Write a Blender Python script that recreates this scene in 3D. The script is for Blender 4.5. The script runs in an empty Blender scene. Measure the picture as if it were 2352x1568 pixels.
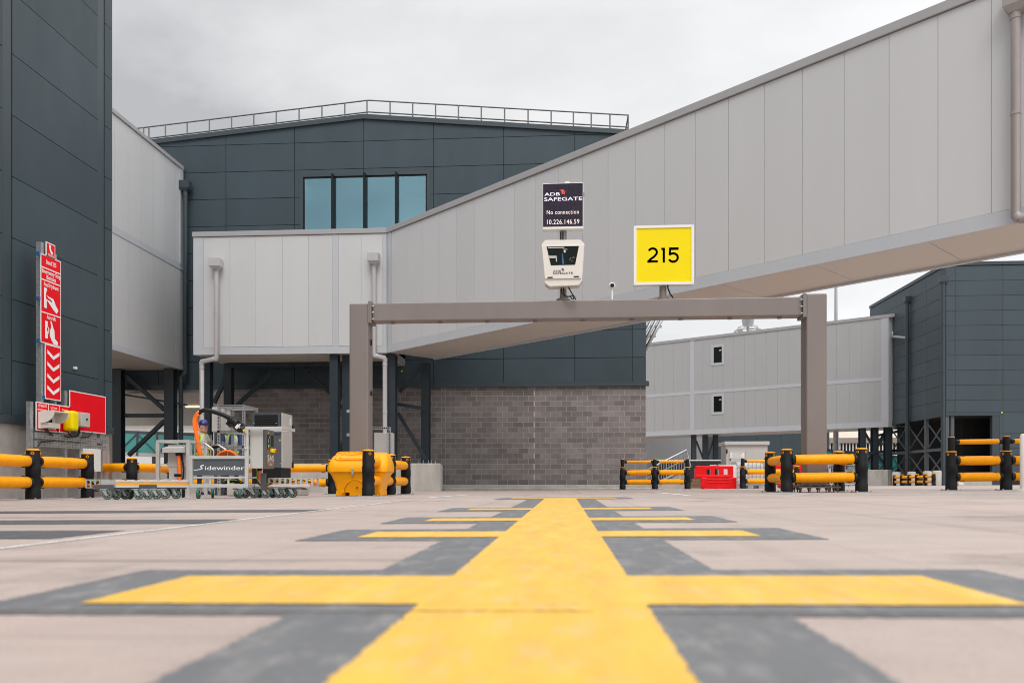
import bpy, bmesh, math, random
from mathutils import Vector, Matrix
random.seed(7)
S = bpy.context.scene
COL = S.collection
V = Vector
# ------------------------------------------------------------------ camera model
FPX, CX, HOR, ZC = 1829.0, 1176.0, 1105.0, 0.235
TH = math.atan(121.5 / FPX)
CT, ST = math.cos(TH), math.sin(TH)

def ray(x, y):
    r = (x - CX) / FPX
    return -ST + r * CT, CT + r * ST, (HOR - y) / FPX
def P(x, y, Y):                      # point seen at (x, y) standing at distance Y
    a, b, c = ray(x, y); t = Y / b
    return V((t * a, Y, ZC + t * c))
def PX(x, y, X):                     # same on a plane of constant X
    a, b, c = ray(x, y); t = X / a
    return V((X, t * b, ZC + t * c))
def gz(X, Y):                        # the apron: cross fall and a fall towards the terminal
    return 0.0079 * max(-40, min(40, X)) - 0.0055 * max(0, min(70, Y) - 11)
def PG(x, y):
    a, b, c = ray(x, y); z = 0
    for _ in range(30):
        t = (z - ZC) / c; z = gz(t * a, t * b)
    return V((t * a, t * b, z))

# ------------------------------------------------------------------ materials
def nn(nt, t, **k):
    n = nt.nodes.new(t)
    for a, b in k.items(): setattr(n, a, b)
    return n
def M(name, col, rough=.5, metal=0., var=.0, scale=2., bump=0., bscale=80., island=0., spec=.5, stretch=(1, 1, 1), coat=0., rvar=0.):
    m = bpy.data.materials.new(name); m.use_nodes = True
    nt = m.node_tree; b = nt.nodes['Principled BSDF']; L = nt.links.new
    b.inputs['Base Color'].default_value = (*col, 1)
    b.inputs['Roughness'].default_value = rough
    b.inputs['Metallic'].default_value = metal
    b.inputs['Specular IOR Level'].default_value = spec
    b.inputs['Coat Weight'].default_value = coat
    if var or bump or island or rvar:
        tc = nn(nt, 'ShaderNodeTexCoord'); mp = nn(nt, 'ShaderNodeMapping')
        mp.inputs['Scale'].default_value = stretch
        L(tc.outputs['Object'], mp.inputs['Vector'])
    if var or island:
        val = None
        if var:
            n = nn(nt, 'ShaderNodeTexNoise'); n.inputs['Scale'].default_value = scale; n.inputs['Detail'].default_value = 6
            n.inputs['Roughness'].default_value = .62
            L(mp.outputs[0], n.inputs['Vector'])
            r = nn(nt, 'ShaderNodeMapRange'); r.inputs[1].default_value = .3; r.inputs[2].default_value = .7
            r.inputs[3].default_value = 1 - var; r.inputs[4].default_value = 1 + var
            L(n.outputs['Fac'], r.inputs[0]); val = r.outputs[0]
        if island:
            g = nn(nt, 'ShaderNodeNewGeometry')
            r2 = nn(nt, 'ShaderNodeMapRange'); r2.inputs[3].default_value = 1 - island; r2.inputs[4].default_value = 1 + island
            L(g.outputs['Random Per Island'], r2.inputs[0])
            if val:
                mu = nn(nt, 'ShaderNodeMath', operation='MULTIPLY'); L(val, mu.inputs[0]); L(r2.outputs[0], mu.inputs[1]); val = mu.outputs[0]
            else: val = r2.outputs[0]
        mx = nn(nt, 'ShaderNodeVectorMath', operation='SCALE'); mx.inputs[0].default_value = col
        L(val, mx.inputs['Scale']); L(mx.outputs[0], b.inputs['Base Color'])
    if rvar:
        n3 = nn(nt, 'ShaderNodeTexNoise'); n3.inputs['Scale'].default_value = scale * 2.3; n3.inputs['Detail'].default_value = 4
        L(mp.outputs[0], n3.inputs['Vector'])
        r3 = nn(nt, 'ShaderNodeMapRange'); r3.inputs[1].default_value = .3; r3.inputs[2].default_value = .7
        r3.inputs[3].default_value = max(.03, rough - rvar); r3.inputs[4].default_value = min(1, rough + rvar)
        L(n3.outputs['Fac'], r3.inputs[0]); L(r3.outputs[0], b.inputs['Roughness'])
    if bump:
        n2 = nn(nt, 'ShaderNodeTexNoise'); n2.inputs['Scale'].default_value = bscale; n2.inputs['Detail'].default_value = 3
        L(mp.outputs[0], n2.inputs['Vector'])
        bp = nn(nt, 'ShaderNodeBump'); bp.inputs['Strength'].default_value = bump; bp.inputs['Distance'].default_value = .01
        L(n2.outputs['Fac'], bp.inputs['Height']); L(bp.outputs[0], b.inputs['Normal'])
    return m
def EM(name, col, st):
    m = bpy.data.materials.new(name); m.use_nodes = True
    b = m.node_tree.nodes['Principled BSDF']
    b.inputs['Base Color'].default_value = (*[c * .2 for c in col], 1)
    b.inputs['Emission Color'].default_value = (*col, 1); b.inputs['Emission Strength'].default_value = st
    return m

m_dark = M('anthracite_cladding', (.043, .064, .077), .46, var=.10, scale=.7, bump=.15, bscale=260, island=.08, rvar=.08, spec=.3, stretch=(1, 1, .35))
m_dark2 = M('slate_cladding', (.056, .078, .092), .48, var=.09, scale=.5, bump=.1, bscale=200, island=.06, spec=.3, stretch=(1, 1, .35))
m_trimd = M('anthracite_trim', (.036, .052, .062), .4, var=.06, scale=1.2)
m_joint = M('dark_backing', (.012, .014, .016), .8)  # near-black backing that shows through panel gaps and slots
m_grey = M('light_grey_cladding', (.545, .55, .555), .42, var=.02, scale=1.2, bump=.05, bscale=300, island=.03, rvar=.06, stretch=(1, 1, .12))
m_grey_shaded = M('light_grey_cladding_shaded', (.41, .415, .42), .42, var=.02, scale=1.2, rvar=.05)  # light grey cladding with the far link's shade put into the colour
m_greyj = M('grey_joint', (.16, .16, .16), .7)
m_trim = M('grey_trim', (.48, .50, .53), .4, var=.03, scale=2)
m_coping = M('grey_coping', (.36, .355, .36), .45, var=.04, scale=2)
m_pipe = M('grey_downpipe', (.47, .455, .465), .4, var=.03)
m_pipeb = M('brown_grey_downpipe', (.33, .30, .29), .4, var=.03)
m_soffit = M('soffit_panel', (.55, .505, .45), .34)
m_steel = M('painted_steel_column', (.020, .031, .039), .45, var=.12, scale=3, bump=.1)
m_gantry = M('brown_grey_steel', (.215, .183, .170), .42, var=.07, scale=1.3, stretch=(1, 1, .35), bump=.12, bscale=160, rvar=.08)
m_rail = M('dull_handrail', (.16, .16, .155), .5, .5, var=.1, scale=6)
m_galv = M('galvanised_steel', (.46, .48, .49), .42, .75, var=.18, scale=14, rvar=.12)
m_alu = M('aluminium_profile', (.62, .62, .60), .38, .45, var=.08, scale=7)
m_black = M('black_rubber', (.008, .008, .009), .6, spec=.25, var=.25, scale=25, bump=.25, bscale=120)
m_blackp = M('black_plastic', (.010, .010, .011), .45, spec=.3)
m_orail = M('orange_yellow_rail', (.96, .37, .0), .42, var=.10, scale=5, rvar=.08, spec=.22)
m_bin = M('yellow_plastic', (.92, .38, .0), .4, spec=.25, var=.05, scale=3, bump=.05, bscale=60)
m_binrib = M('yellow_plastic_rib', (.93, .42, .005), .4, spec=.25)
m_yel = M('yellow_strip', (.85, .36, .01), .45, var=.06, scale=6)
m_red = M('red_sign', (.80, .002, .012), .45, spec=.2, var=.04, scale=3)
m_redp = M('red_plastic', (.82, .006, .010), .45, spec=.22, var=.12, scale=3, rvar=.1)
m_white = M('white_paint', (.78, .78, .76), .42, var=.04, scale=3)
m_cream = M('cream_housing', (.74, .70, .64), .38, var=.03, scale=4)
m_lgrey = M('light_grey_cabinet', (.50, .49, .465), .42, var=.04, scale=3)
m_dgrey = M('dark_grey_panel', (.058, .068, .078), .42, var=.06, scale=4)
m_mgrey = M('mid_grey_panel', (.085, .098, .110), .42, var=.06, scale=4)
m_brass = M('bronze_panel', (.17, .135, .11), .42, .2, var=.05)
m_steelp = M('stainless_tube', (.55, .50, .45), .28, .9)
m_orange = M('orange_cable', (.90, .17, .015), .5, var=.12, scale=20, bump=.3, bscale=60)
m_strap = M('orange_strap', (1.0, .20, .012), .5, var=.06, scale=9)
m_green = M('green_tyre', (.012, .125, .070), .5, var=.15, scale=20)
m_wire = M('green_yellow_wire', (.25, .5, .03), .5)
m_signy = M('yellow_sign_face', (.88, .70, .0), .4, var=.02, scale=2, spec=.2)
m_digit = M('sign_digit', (.06, .06, .064), .6, spec=.2)
m_text = M('sign_lettering', (.85, .85, .84), .5)
m_textd = M('dark_lettering', (.02, .018, .03), .5)
m_pale = M('pale_lettering', (.70, .68, .66), .5)
m_blue = M('blue_clamp', (.03, .10, .30), .4)
m_ygreen = M('yellow_tag', (.75, .8, .01), .5)
m_teal = M('teal_glazing', (.06, .40, .38), .15, var=.15, scale=.6, spec=.7)
m_distw = M('distant_white_wall', (.62, .61, .60), .6, var=.04)
m_beige = M('distant_beige_roof', (.52, .44, .36), .7, var=.08, scale=.3)
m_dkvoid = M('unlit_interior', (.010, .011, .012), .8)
m_skin = M('skin', (.66, .36, .27), .5, var=.06, scale=20)
m_hivis = M('hivis_vest', (.55, .78, .02), .6, var=.06, scale=15)
m_refl = M('reflective_tape', (.55, .56, .55), .35)
m_helmb = M('blue_helmet', (.014, .018, .16), .3)
m_helmw = M('white_helmet', (.7, .7, .7), .3)
m_helmr = M('red_hood', (.6, .01, .02), .6)
m_shirtg = M('grey_beige_jacket', (.44, .39, .33), .8, var=.25, scale=16)
m_shirtb = M('blue_overall', (.022, .055, .19), .8, var=.15, scale=12)
m_trous = M('navy_trousers', (.02, .03, .07), .8, var=.15, scale=8)
m_orangecl = M('orange_workwear', (.85, .12, .01), .7, var=.1)
m_hair = M('short_brown_hair', (.10, .05, .03), .8)
m_glove = M('green_glove', (.30, .42, .06), .7, var=.2, scale=40)
m_boot = M('work_boot', (.02, .018, .016), .6)
m_clear = M('milky_plastic_tank', (.66, .70, .70), .3, var=.05)
m_wood = M('timber', (.25, .15, .08), .8, var=.2, scale=6)
m_gtarp = M('green_sheet', (.01, .25, .06), .6)

# concrete apron
def concrete_floor():
    m = bpy.data.materials.new('apron_concrete'); m.use_nodes = True
    nt = m.node_tree; b = nt.nodes['Principled BSDF']; L = nt.links.new
    tc = nn(nt, 'ShaderNodeTexCoord')
    def noise(scale, st, det=6, rough=.6):
        mp = nn(nt, 'ShaderNodeMapping'); mp.inputs['Scale'].default_value = st
        L(tc.outputs['Object'], mp.inputs['Vector'])
        n = nn(nt, 'ShaderNodeTexNoise'); n.inputs['Scale'].default_value = scale; n.inputs['Detail'].default_value = det; n.inputs['Roughness'].default_value = rough
        L(mp.outputs[0], n.inputs['Vector']); return n.outputs['Fac']
    def mr(src, lo, hi, a=.3, c=.7):
        r = nn(nt, 'ShaderNodeMapRange'); r.inputs[1].default_value = a; r.inputs[2].default_value = c; r.inputs[3].default_value = lo; r.inputs[4].default_value = hi
        L(src, r.inputs[0]); return r.outputs[0]
    def mul(a, c):
        k = nn(nt, 'ShaderNodeMath', operation='MULTIPLY'); L(a, k.inputs[0]); L(c, k.inputs[1]); return k.outputs[0]
    big = mr(noise(.35, (1, 1, 1)), .86, 1.12)
    mid = mr(noise(2.2, (1, 1.6, 1)), .92, 1.07)
    broom = mr(noise(9, (.35, 14, 1), 3), .93, 1.06)
    grain = mr(noise(160, (1, 1, 1), 2), .88, 1.12)
    streak = mr(noise(1.1, (.12, 3.2, 1), 4), .55, 1.0, .27, .40)
    tyre = mr(noise(1.3, (2.6, .05, 1), 5), .80, 1.0, .30, .46)
    stain = mr(noise(.9, (1, .8, 1), 7, .7), .66, 1.0, .30, .44)
    v = mul(mul(mul(mul(big, mid), mul(broom, grain)), streak), mul(tyre, stain))
    cm = nn(nt, 'ShaderNodeMix', data_type='RGBA')
    cm.inputs[6].default_value = (.405, .318, .280, 1); cm.inputs[7].default_value = (.365, .315, .288, 1)
    L(mr(noise(.25, (1, 1, 1), 3), 0, 1), cm.inputs[0])
    sc = nn(nt, 'ShaderNodeVectorMath', operation='SCALE'); L(cm.outputs[2], sc.inputs[0]); L(v, sc.inputs['Scale'])
    L(sc.outputs[0], b.inputs['Base Color'])
    b.inputs['Roughness'].default_value = .8
    b.inputs['Specular IOR Level'].default_value = .3
    bp = nn(nt, 'ShaderNodeBump'); bp.inputs['Strength'].default_value = .35; bp.inputs['Distance'].default_value = .004
    L(noise(60, (.5, 2.2, 1), 5), bp.inputs['Height']); L(bp.outputs[0], b.inputs['Normal'])
    return m
def paint(name, col, under=(.43, .39, .365), wear=.5, rough=.55):
    m = bpy.data.materials.new(name); m.use_nodes = True
    nt = m.node_tree; b = nt.nodes['Principled BSDF']; L = nt.links.new
    tc = nn(nt, 'ShaderNodeTexCoord')
    def noise(scale, st, det=6):
        mp = nn(nt, 'ShaderNodeMapping'); mp.inputs['Scale'].default_value = st
        L(tc.outputs['Object'], mp.inputs['Vector'])
        n = nn(nt, 'ShaderNodeTexNoise'); n.inputs['Scale'].default_value = scale; n.inputs['Detail'].default_value = det; n.inputs['Roughness'].default_value = .7
        L(mp.outputs[0], n.inputs['Vector']); return n.outputs['Fac']
    r = nn(nt, 'ShaderNodeMapRange'); r.inputs[1].default_value = .50; r.inputs[2].default_value = .78; r.inputs[3].default_value = 0; r.inputs[4].default_value = wear
    L(noise(14, (1, .45, 1), 9), r.inputs[0])
    g = nn(nt, 'ShaderNodeMapRange'); g.inputs[1].default_value = .3; g.inputs[2].default_value = .7; g.inputs[3].default_value = .82; g.inputs[4].default_value = 1.12
    L(noise(4, (2.5, .5, 1), 8), g.inputs[0])
    mx = nn(nt, 'ShaderNodeMix', data_type='RGBA'); mx.inputs[6].default_value = (*col, 1); mx.inputs[7].default_value = (*under, 1)
    L(r.outputs[0], mx.inputs[0])
    sc = nn(nt, 'ShaderNodeVectorMath', operation='SCALE'); L(mx.outputs[2], sc.inputs[0]); L(g.outputs[0], sc.inputs['Scale'])
    L(sc.outputs[0], b.inputs['Base Color']); b.inputs['Roughness'].default_value = rough
    bp = nn(nt, 'ShaderNodeBump'); bp.inputs['Strength'].default_value = .4; bp.inputs['Distance'].default_value = .003
    L(noise(70, (1, 1, 1), 4), bp.inputs['Height']); L(bp.outputs[0], b.inputs['Normal'])
    return m
m_floor = concrete_floor()
m_pyel = paint('yellow_road_paint', (.70, .405, .05), under=(.55, .42, .21), wear=.95)
m_pblk = paint('black_road_paint', (.125, .128, .134), under=(.33, .30, .285), wear=.75, rough=.6)
m_pdrk = paint('dark_road_paint', (.075, .075, .082), under=(.2, .18, .17), wear=.5, rough=.6)
m_yjoint = M('painted_joint', (.42, .25, .03), .7, var=.4, scale=18)
m_pwht = paint('white_road_paint', (.70, .69, .67), wear=.9)
m_crack = M('joint_sealant', (.10, .085, .07), .7, var=.3, scale=8)
m_conc = M('cast_concrete', (.44, .42, .385), .8, var=.22, scale=1.6, stretch=(1, 1, .4), bump=.3, bscale=50)
m_concd = M('rough_render', (.36, .335, .315), .9, var=.1, scale=6, bump=.9, bscale=45)
m_mortar = M('mortar', (.50, .43, .365), .9, var=.12, scale=4)
def block_mat():
    m = M('grey_brown_block', (.205, .187, .185), .85, var=.17, scale=1.1, bump=.5, bscale=90, island=.22, spec=.2)
    return m
m_block = block_mat()
m_cage = M('cable_basket', (.55, .55, .53), .4, .5)
m_cont = M('black_container', (.016, .017, .02), .45, var=.2)

def glass_mat():
    m = bpy.data.materials.new('blue_green_window_glass'); m.use_nodes = True
    nt = m.node_tree; L = nt.links.new
    t = nn(nt, 'ShaderNodeBsdfTransparent'); t.inputs['Color'].default_value = (.36, .72, .75, 1)
    g = nn(nt, 'ShaderNodeBsdfGlossy'); g.inputs['Color'].default_value = (.48, .70, .80, 1); g.inputs['Roughness'].default_value = .02
    mx = nn(nt, 'ShaderNodeMixShader'); mx.inputs[0].default_value = .42
    L(t.outputs[0], mx.inputs[1]); L(g.outputs[0], mx.inputs[2])
    L(mx.outputs[0], nt.nodes['Material Output'].inputs['Surface'])
    return m
m_glass = glass_mat()
m_room = M('pale_blue_interior', (.78, .84, .86), .7, var=.05)
m_roomf = M('interior_floor', (.22, .30, .36), .5)
m_lamp_fill = EM('ceiling_lamp', (1, .97, .9), 12)  # glow of the visible lamp ball and of the added hidden strips
m_dglass = M('dark_glass', (.010, .014, .012), .12, spec=.12)

# ------------------------------------------------------------------ mesh building
class MB:
    def __init__(s): s.v = []; s.f = []; s.fm = []; s.fs = []; s.mats = []; s.cur = 0; s.sm = False
    def mat(s, m):
        if m not in s.mats: s.mats.append(m)
        s.cur = s.mats.index(m); return s
    def poly(s, pts, smooth=None):
        i = len(s.v); s.v += [V(p) for p in pts]
        s.f.append(list(range(i, i + len(pts)))); s.fm.append(s.cur); s.fs.append(s.sm if smooth is None else smooth)
    def raw(s, vs, fs, smooth=False):
        i = len(s.v); s.v += [V(p) for p in vs]
        for f in fs: s.f.append([a + i for a in f]); s.fm.append(s.cur); s.fs.append(smooth)
        return s
    def obox(s, O, ax, ay, az, a, b, c):
        O, ax, ay, az = V(O), V(ax), V(ay), V(az)
        p = [O + ax * x + ay * y + az * z for z in c for y in b for x in a]
        f = [(0, 2, 3, 1), (4, 5, 7, 6), (0, 1, 5, 4), (2, 6, 7, 3), (0, 4, 6, 2), (1, 3, 7, 5)]
        return s.raw(p, f)
    def box(s, x0, x1, y0, y1, z0, z1): return s.obox((0, 0, 0), (1, 0, 0), (0, 1, 0), (0, 0, 1), (x0, x1), (y0, y1), (z0, z1))
    def bbox(s, x0, x1, y0, y1, z0, z1, r=.01, n=2, O=(0, 0, 0), R=None):       # box with rounded edges
        bm = bmesh.new(); bmesh.ops.create_cube(bm, size=1)
        for v in bm.verts: v.co = V(((x0 + x1) / 2 + v.co.x * (x1 - x0), (y0 + y1) / 2 + v.co.y * (y1 - y0), (z0 + z1) / 2 + v.co.z * (z1 - z0)))
        bmesh.ops.bevel(bm, geom=bm.edges[:], offset=r, segments=n, profile=.5, affect='EDGES')
        s.bm(bm, R, O); return s
    def bm(s, bm, R=None, O=(0, 0, 0), smooth=False):
        bm.verts.index_update()
        vs = [((R @ v.co) if R else v.co.copy()) + V(O) for v in bm.verts]
        s.raw(vs, [[v.index for v in f.verts] for f in bm.faces], smooth); bm.free()
    def prism(s, pts, ext):             # planar polygon pushed along ext
        ext = V(ext); n = len(pts); a = [V(p) for p in pts]; b = [p + ext for p in a]
        fs = [list(range(n))[::-1], list(range(n, 2 * n))] + [[i, (i + 1) % n, n + (i + 1) % n, n + i] for i in range(n)]
        return s.raw(a + b, fs)
    def tube(s, path, r, n=10, caps=True, flat=1.0, up=None):
        path = [V(p) for p in path]; k = len(path); rs = r if isinstance(r, (list, tuple)) else [r] * k
        vs = []; prev = None
        for i, p in enumerate(path):
            t = (path[min(i + 1, k - 1)] - path[max(i - 1, 0)]).normalized()
            if prev is None:
                ref = V(up) if up else (V((0, 0, 1)) if abs(t.z) < .9 else V((1, 0, 0)))
                e = t.cross(ref).normalized()
            else: e = (prev - t * prev.dot(t)).normalized()
            prev = e; g = t.cross(e)
            for j in range(n):
                a = 2 * math.pi * j / n
                vs.append(p + (e * math.cos(a) + g * math.sin(a) * flat) * rs[i])
        fs = []
        for i in range(k - 1):
            for j in range(n): fs.append([i * n + j, i * n + (j + 1) % n, (i + 1) * n + (j + 1) % n, (i + 1) * n + j])
        s.raw(vs, fs, True)
        if caps: s.raw(vs[:n], [list(range(n))[::-1]]); s.raw(vs[-n:], [list(range(n))])
        return s
    def cyl(s, a, b, r, n=16, r2=None): return s.tube([a, b], [r, r if r2 is None else r2], n)
    def lathe(s, prof, O=(0, 0, 0), n=24, ax=(0, 0, 1), e=None):
        ax = V(ax).normalized(); e = V(e).normalized() if e else (V((1, 0, 0)) if abs(ax.x) < .9 else V((0, 1, 0)))
        e = (e - ax * e.dot(ax)).normalized(); g = ax.cross(e); vs = []; fs = []
        for (r, z) in prof:
            for j in range(n):
                a = 2 * math.pi * j / n; vs.append(V(O) + ax * z + (e * math.cos(a) + g * math.sin(a)) * r)
        for i in range(len(prof) - 1):
            for j in range(n): fs.append([i * n + j, i * n + (j + 1) % n, (i + 1) * n + (j + 1) % n, (i + 1) * n + j])
        s.raw(vs, fs, True); s.raw(vs[:n], [list(range(n))[::-1]]); s.raw(vs[-n:], [list(range(n))])
        return s
    def torus(s, c, ax, R, r, n=16, m=6):
        ax = V(ax).normalized(); e = ax.orthogonal().normalized(); g = ax.cross(e); vs = []; fs = []
        for i in range(n):
            a = 2 * math.pi * i / n; d = e * math.cos(a) + g * math.sin(a)
            for j in range(m):
                b = 2 * math.pi * j / m; vs.append(V(c) + d * (R + r * math.cos(b)) + ax * r * math.sin(b))
        for i in range(n):
            for j in range(m): fs.append([i * m + j, ((i + 1) % n) * m + j, ((i + 1) % n) * m + (j + 1) % m, i * m + (j + 1) % m])
        return s.raw(vs, fs, True)
    def ell(s, c, rx, ry, rz, n=16, m=10, R=None):
        bm = bmesh.new(); bmesh.ops.create_uvsphere(bm, u_segments=n, v_segments=m, radius=1)
        for v in bm.verts:
            v.co = V((v.co.x * rx, v.co.y * ry, v.co.z * rz))
        s.bm(bm, R, c, True); return s
    def hcol(s, x, y, z0, z1, w=.32, d=.32, t=.03):     # H section, flanges facing front and back
        s.box(x - w / 2, x + w / 2, y - d / 2, y - d / 2 + t, z0, z1)
        s.box(x - w / 2, x + w / 2, y + d / 2 - t, y + d / 2, z0, z1)
        s.box(x - t / 2, x + t / 2, y - d / 2 + t, y + d / 2 - t, z0, z1); return s
    def bar(s, a, b, w=.1, d=None, up=(0, 1, 0)):          # rectangular bar from a to b
        a, b = V(a), V(b); d = d or w; t = (b - a); l = t.length; t.normalize()
        up = V(up)
        if abs(t.dot(up)) > .95: up = V((1, 0, 0))
        e = t.cross(up).normalized(); g = e.cross(t).normalized()
        return s.obox(a, t, e, g, (0, l), (-w / 2, w / 2), (-d / 2, d / 2))
    def build_split(s, name, parent=None, bevel=0, pad=.004):
        """one object for each separate piece (pieces that touch stay together)"""
        n = len(s.v); up = list(range(n))
        def fd(i):
            while up[i] != i: up[i] = up[up[i]]; i = up[i]
            return i
        for f in s.f:
            for a in f[1:]: up[fd(a)] = fd(f[0])
        comp = {}
        for k, f in enumerate(s.f): comp.setdefault(fd(f[0]), []).append(k)
        items = []
        for fl in comp.values():
            vs = [s.v[i] for k in fl for i in s.f[k]]
            items.append([[min(v[a] for v in vs) - pad for a in range(3)], [max(v[a] for v in vs) + pad for a in range(3)], fl])
        ch = True
        while ch:
            ch = False
            for i in range(len(items)):
                for j in range(i + 1, len(items)):
                    p, q = items[i], items[j]
                    if all(p[0][a] <= q[1][a] and q[0][a] <= p[1][a] for a in range(3)):
                        items[i] = [[min(p[0][a], q[0][a]) for a in range(3)], [max(p[1][a], q[1][a]) for a in range(3)], p[2] + q[2]]
                        items.pop(j); ch = True; break
                if ch: break
        out = []
        for it in items:
            b = MB(); b.mats = list(s.mats)
            for k in it[2]:
                f = s.f[k]; i = len(b.v); b.v += [s.v[a] for a in f]; b.f.append(list(range(i, i + len(f)))); b.fm.append(s.fm[k]); b.fs.append(s.fs[k])
            o = b.build(name, parent, None, bevel)
            bm = bmesh.new(); bm.from_mesh(o.data); bmesh.ops.remove_doubles(bm, verts=bm.verts, dist=1e-5); bm.to_mesh(o.data); bm.free()
            out.append(o)
        return out
    def build(s, name, parent=None, m=None, bevel=0):
        off = V((0, 0, 0)); q = parent
        while q is not None: off += q.location; q = q.parent
        me = bpy.data.meshes.new(name)
        me.from_pydata([v - off for v in s.v], [], s.f)
        mats = s.mats or [m]
        for k in mats: me.materials.append(k)
        me.polygons.foreach_set('material_index', s.fm); me.polygons.foreach_set('use_smooth', s.fs)
        me.update()
        o = bpy.data.objects.new(name, me); COL.objects.link(o)
        if parent: o.parent = parent
        if bevel:
            b = o.modifiers.new('b', 'BEVEL'); b.width = bevel; b.segments = 2; b.limit_method = 'ANGLE'; b.angle_limit = .7
        return o
def mb(m): return MB().mat(m)
def thing(name, label, cat, loc=(0, 0, 0), group=None):
    o = bpy.data.objects.new(name, None); COL.objects.link(o); o.location = loc
    o.empty_display_size = .2
    o['label'] = label; o['category'] = cat
    if group: o['group'] = group
    return o
def tag(o, label, cat, group=None):
    o['label'] = label; o['category'] = cat
    if group: o['group'] = group
    return o
def struct(o): o['kind'] = 'structure'; return o

def text(B, s, O, U, W, h, ext=.002, mono=0, xs=1., off=0., align='CENTER', mat=None, shear=0, width=None):
    """lettering of cap height h written along U (up W) with its centre at O"""
    cu = bpy.data.curves.new('lettering', 'FONT'); cu.body = s; cu.size = 1; cu.align_x = align; cu.align_y = 'CENTER'
    cu.extrude = 0; cu.offset = off; cu.shear = shear; cu.resolution_u = 3
    if mono: cu.space_character = mono
    o = bpy.data.objects.new('lettering', cu); COL.objects.link(o)
    dg = bpy.context.evaluated_depsgraph_get(); ev = o.evaluated_get(dg); me = ev.to_mesh()
    U, W = V(U).normalized(), V(W).normalized(); N = U.cross(W)
    k = h / .70
    if width:
        xsn = [v.co.x for v in me.vertices]; xs = width / ((max(xsn) - min(xsn)) * k)
    if mat: B.mat(mat)
    B.raw([V(O) + U * v.co.x * k * xs + W * v.co.y * k + N * ext for v in me.vertices], [list(p.vertices) for p in me.polygons])
    ev.to_mesh_clear(); bpy.data.objects.remove(o); bpy.data.curves.remove(cu)

# ------------------------------------------------------------------ cladding from separate panels
def clip(poly, a, b, c):               # keep a*u+b*v<=c
    out = []
    for i in range(len(poly)):
        p, q = poly[i], poly[(i + 1) % len(poly)]
        dp, dq = a * p[0] + b * p[1] - c, a * q[0] + b * q[1] - c
        if dp <= 0: out.append(p)
        if dp * dq < 0:
            t = dp / (dp - dq); out.append((p[0] + t * (q[0] - p[0]), p[1] + t * (q[1] - p[1])))
    return out
def panels(B, O, U, N, us, zs, gap=.012, th=.03, clips=(), holes=()):
    """panels between the joint lines us (along U) and zs (heights), facing N"""
    O, U, N = V(O), V(U), V(N); Z = V((0, 0, 1))
    for i in range(len(us) - 1):
        for j in range(len(zs) - 1):
            u0, u1, z0, z1 = us[i] + gap / 2, us[i + 1] - gap / 2, zs[j] + gap / 2, zs[j + 1] - gap / 2
            rects = [(u0, u1, z0, z1)]
            for (hu0, hu1, hz0, hz1) in holes:
                nr = []
                for (a, b, c, d) in rects:
                    if b <= hu0 or a >= hu1 or d <= hz0 or c >= hz1: nr.append((a, b, c, d)); continue
                    if a < hu0: nr.append((a, hu0, c, d))
                    if b > hu1: nr.append((hu1, b, c, d))
                    a2, b2 = max(a, hu0), min(b, hu1)
                    if c < hz0: nr.append((a2, b2, c, hz0))
                    if d > hz1: nr.append((a2, b2, hz1, d))
                rects = nr
            for (a, b, c, d) in rects:
                poly = [(a, c), (b, c), (b, d), (a, d)]
                for cl in clips: poly = clip(poly, *cl) if poly else poly
                if len(poly) > 2: B.prism([O + U * p[0] + Z * p[1] for p in poly], N * th)

def ribbon(B, qs, ws, n, th):
    """flat band of width ws along qs, lying in the plane with normal n"""
    n = V(n); L_, R_ = [], []; k = len(qs)
    for i, p in enumerate(qs):
        t = (qs[min(i + 1, k - 1)] - qs[max(i - 1, 0)]).normalized(); s_ = t.cross(n).normalized() * ws[i] / 2
        L_.append(p + s_); R_.append(p - s_)
    off = n * th; vs = L_ + R_ + [p + off for p in L_] + [p + off for p in R_]; fs = []
    for i in range(k - 1):
        for a, b in ((0, k), (k, 3 * k), (3 * k, 2 * k), (2 * k, 0)): fs.append([a + i, a + i + 1, b + i + 1, b + i])
    B.raw(vs, fs, False)
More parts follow.
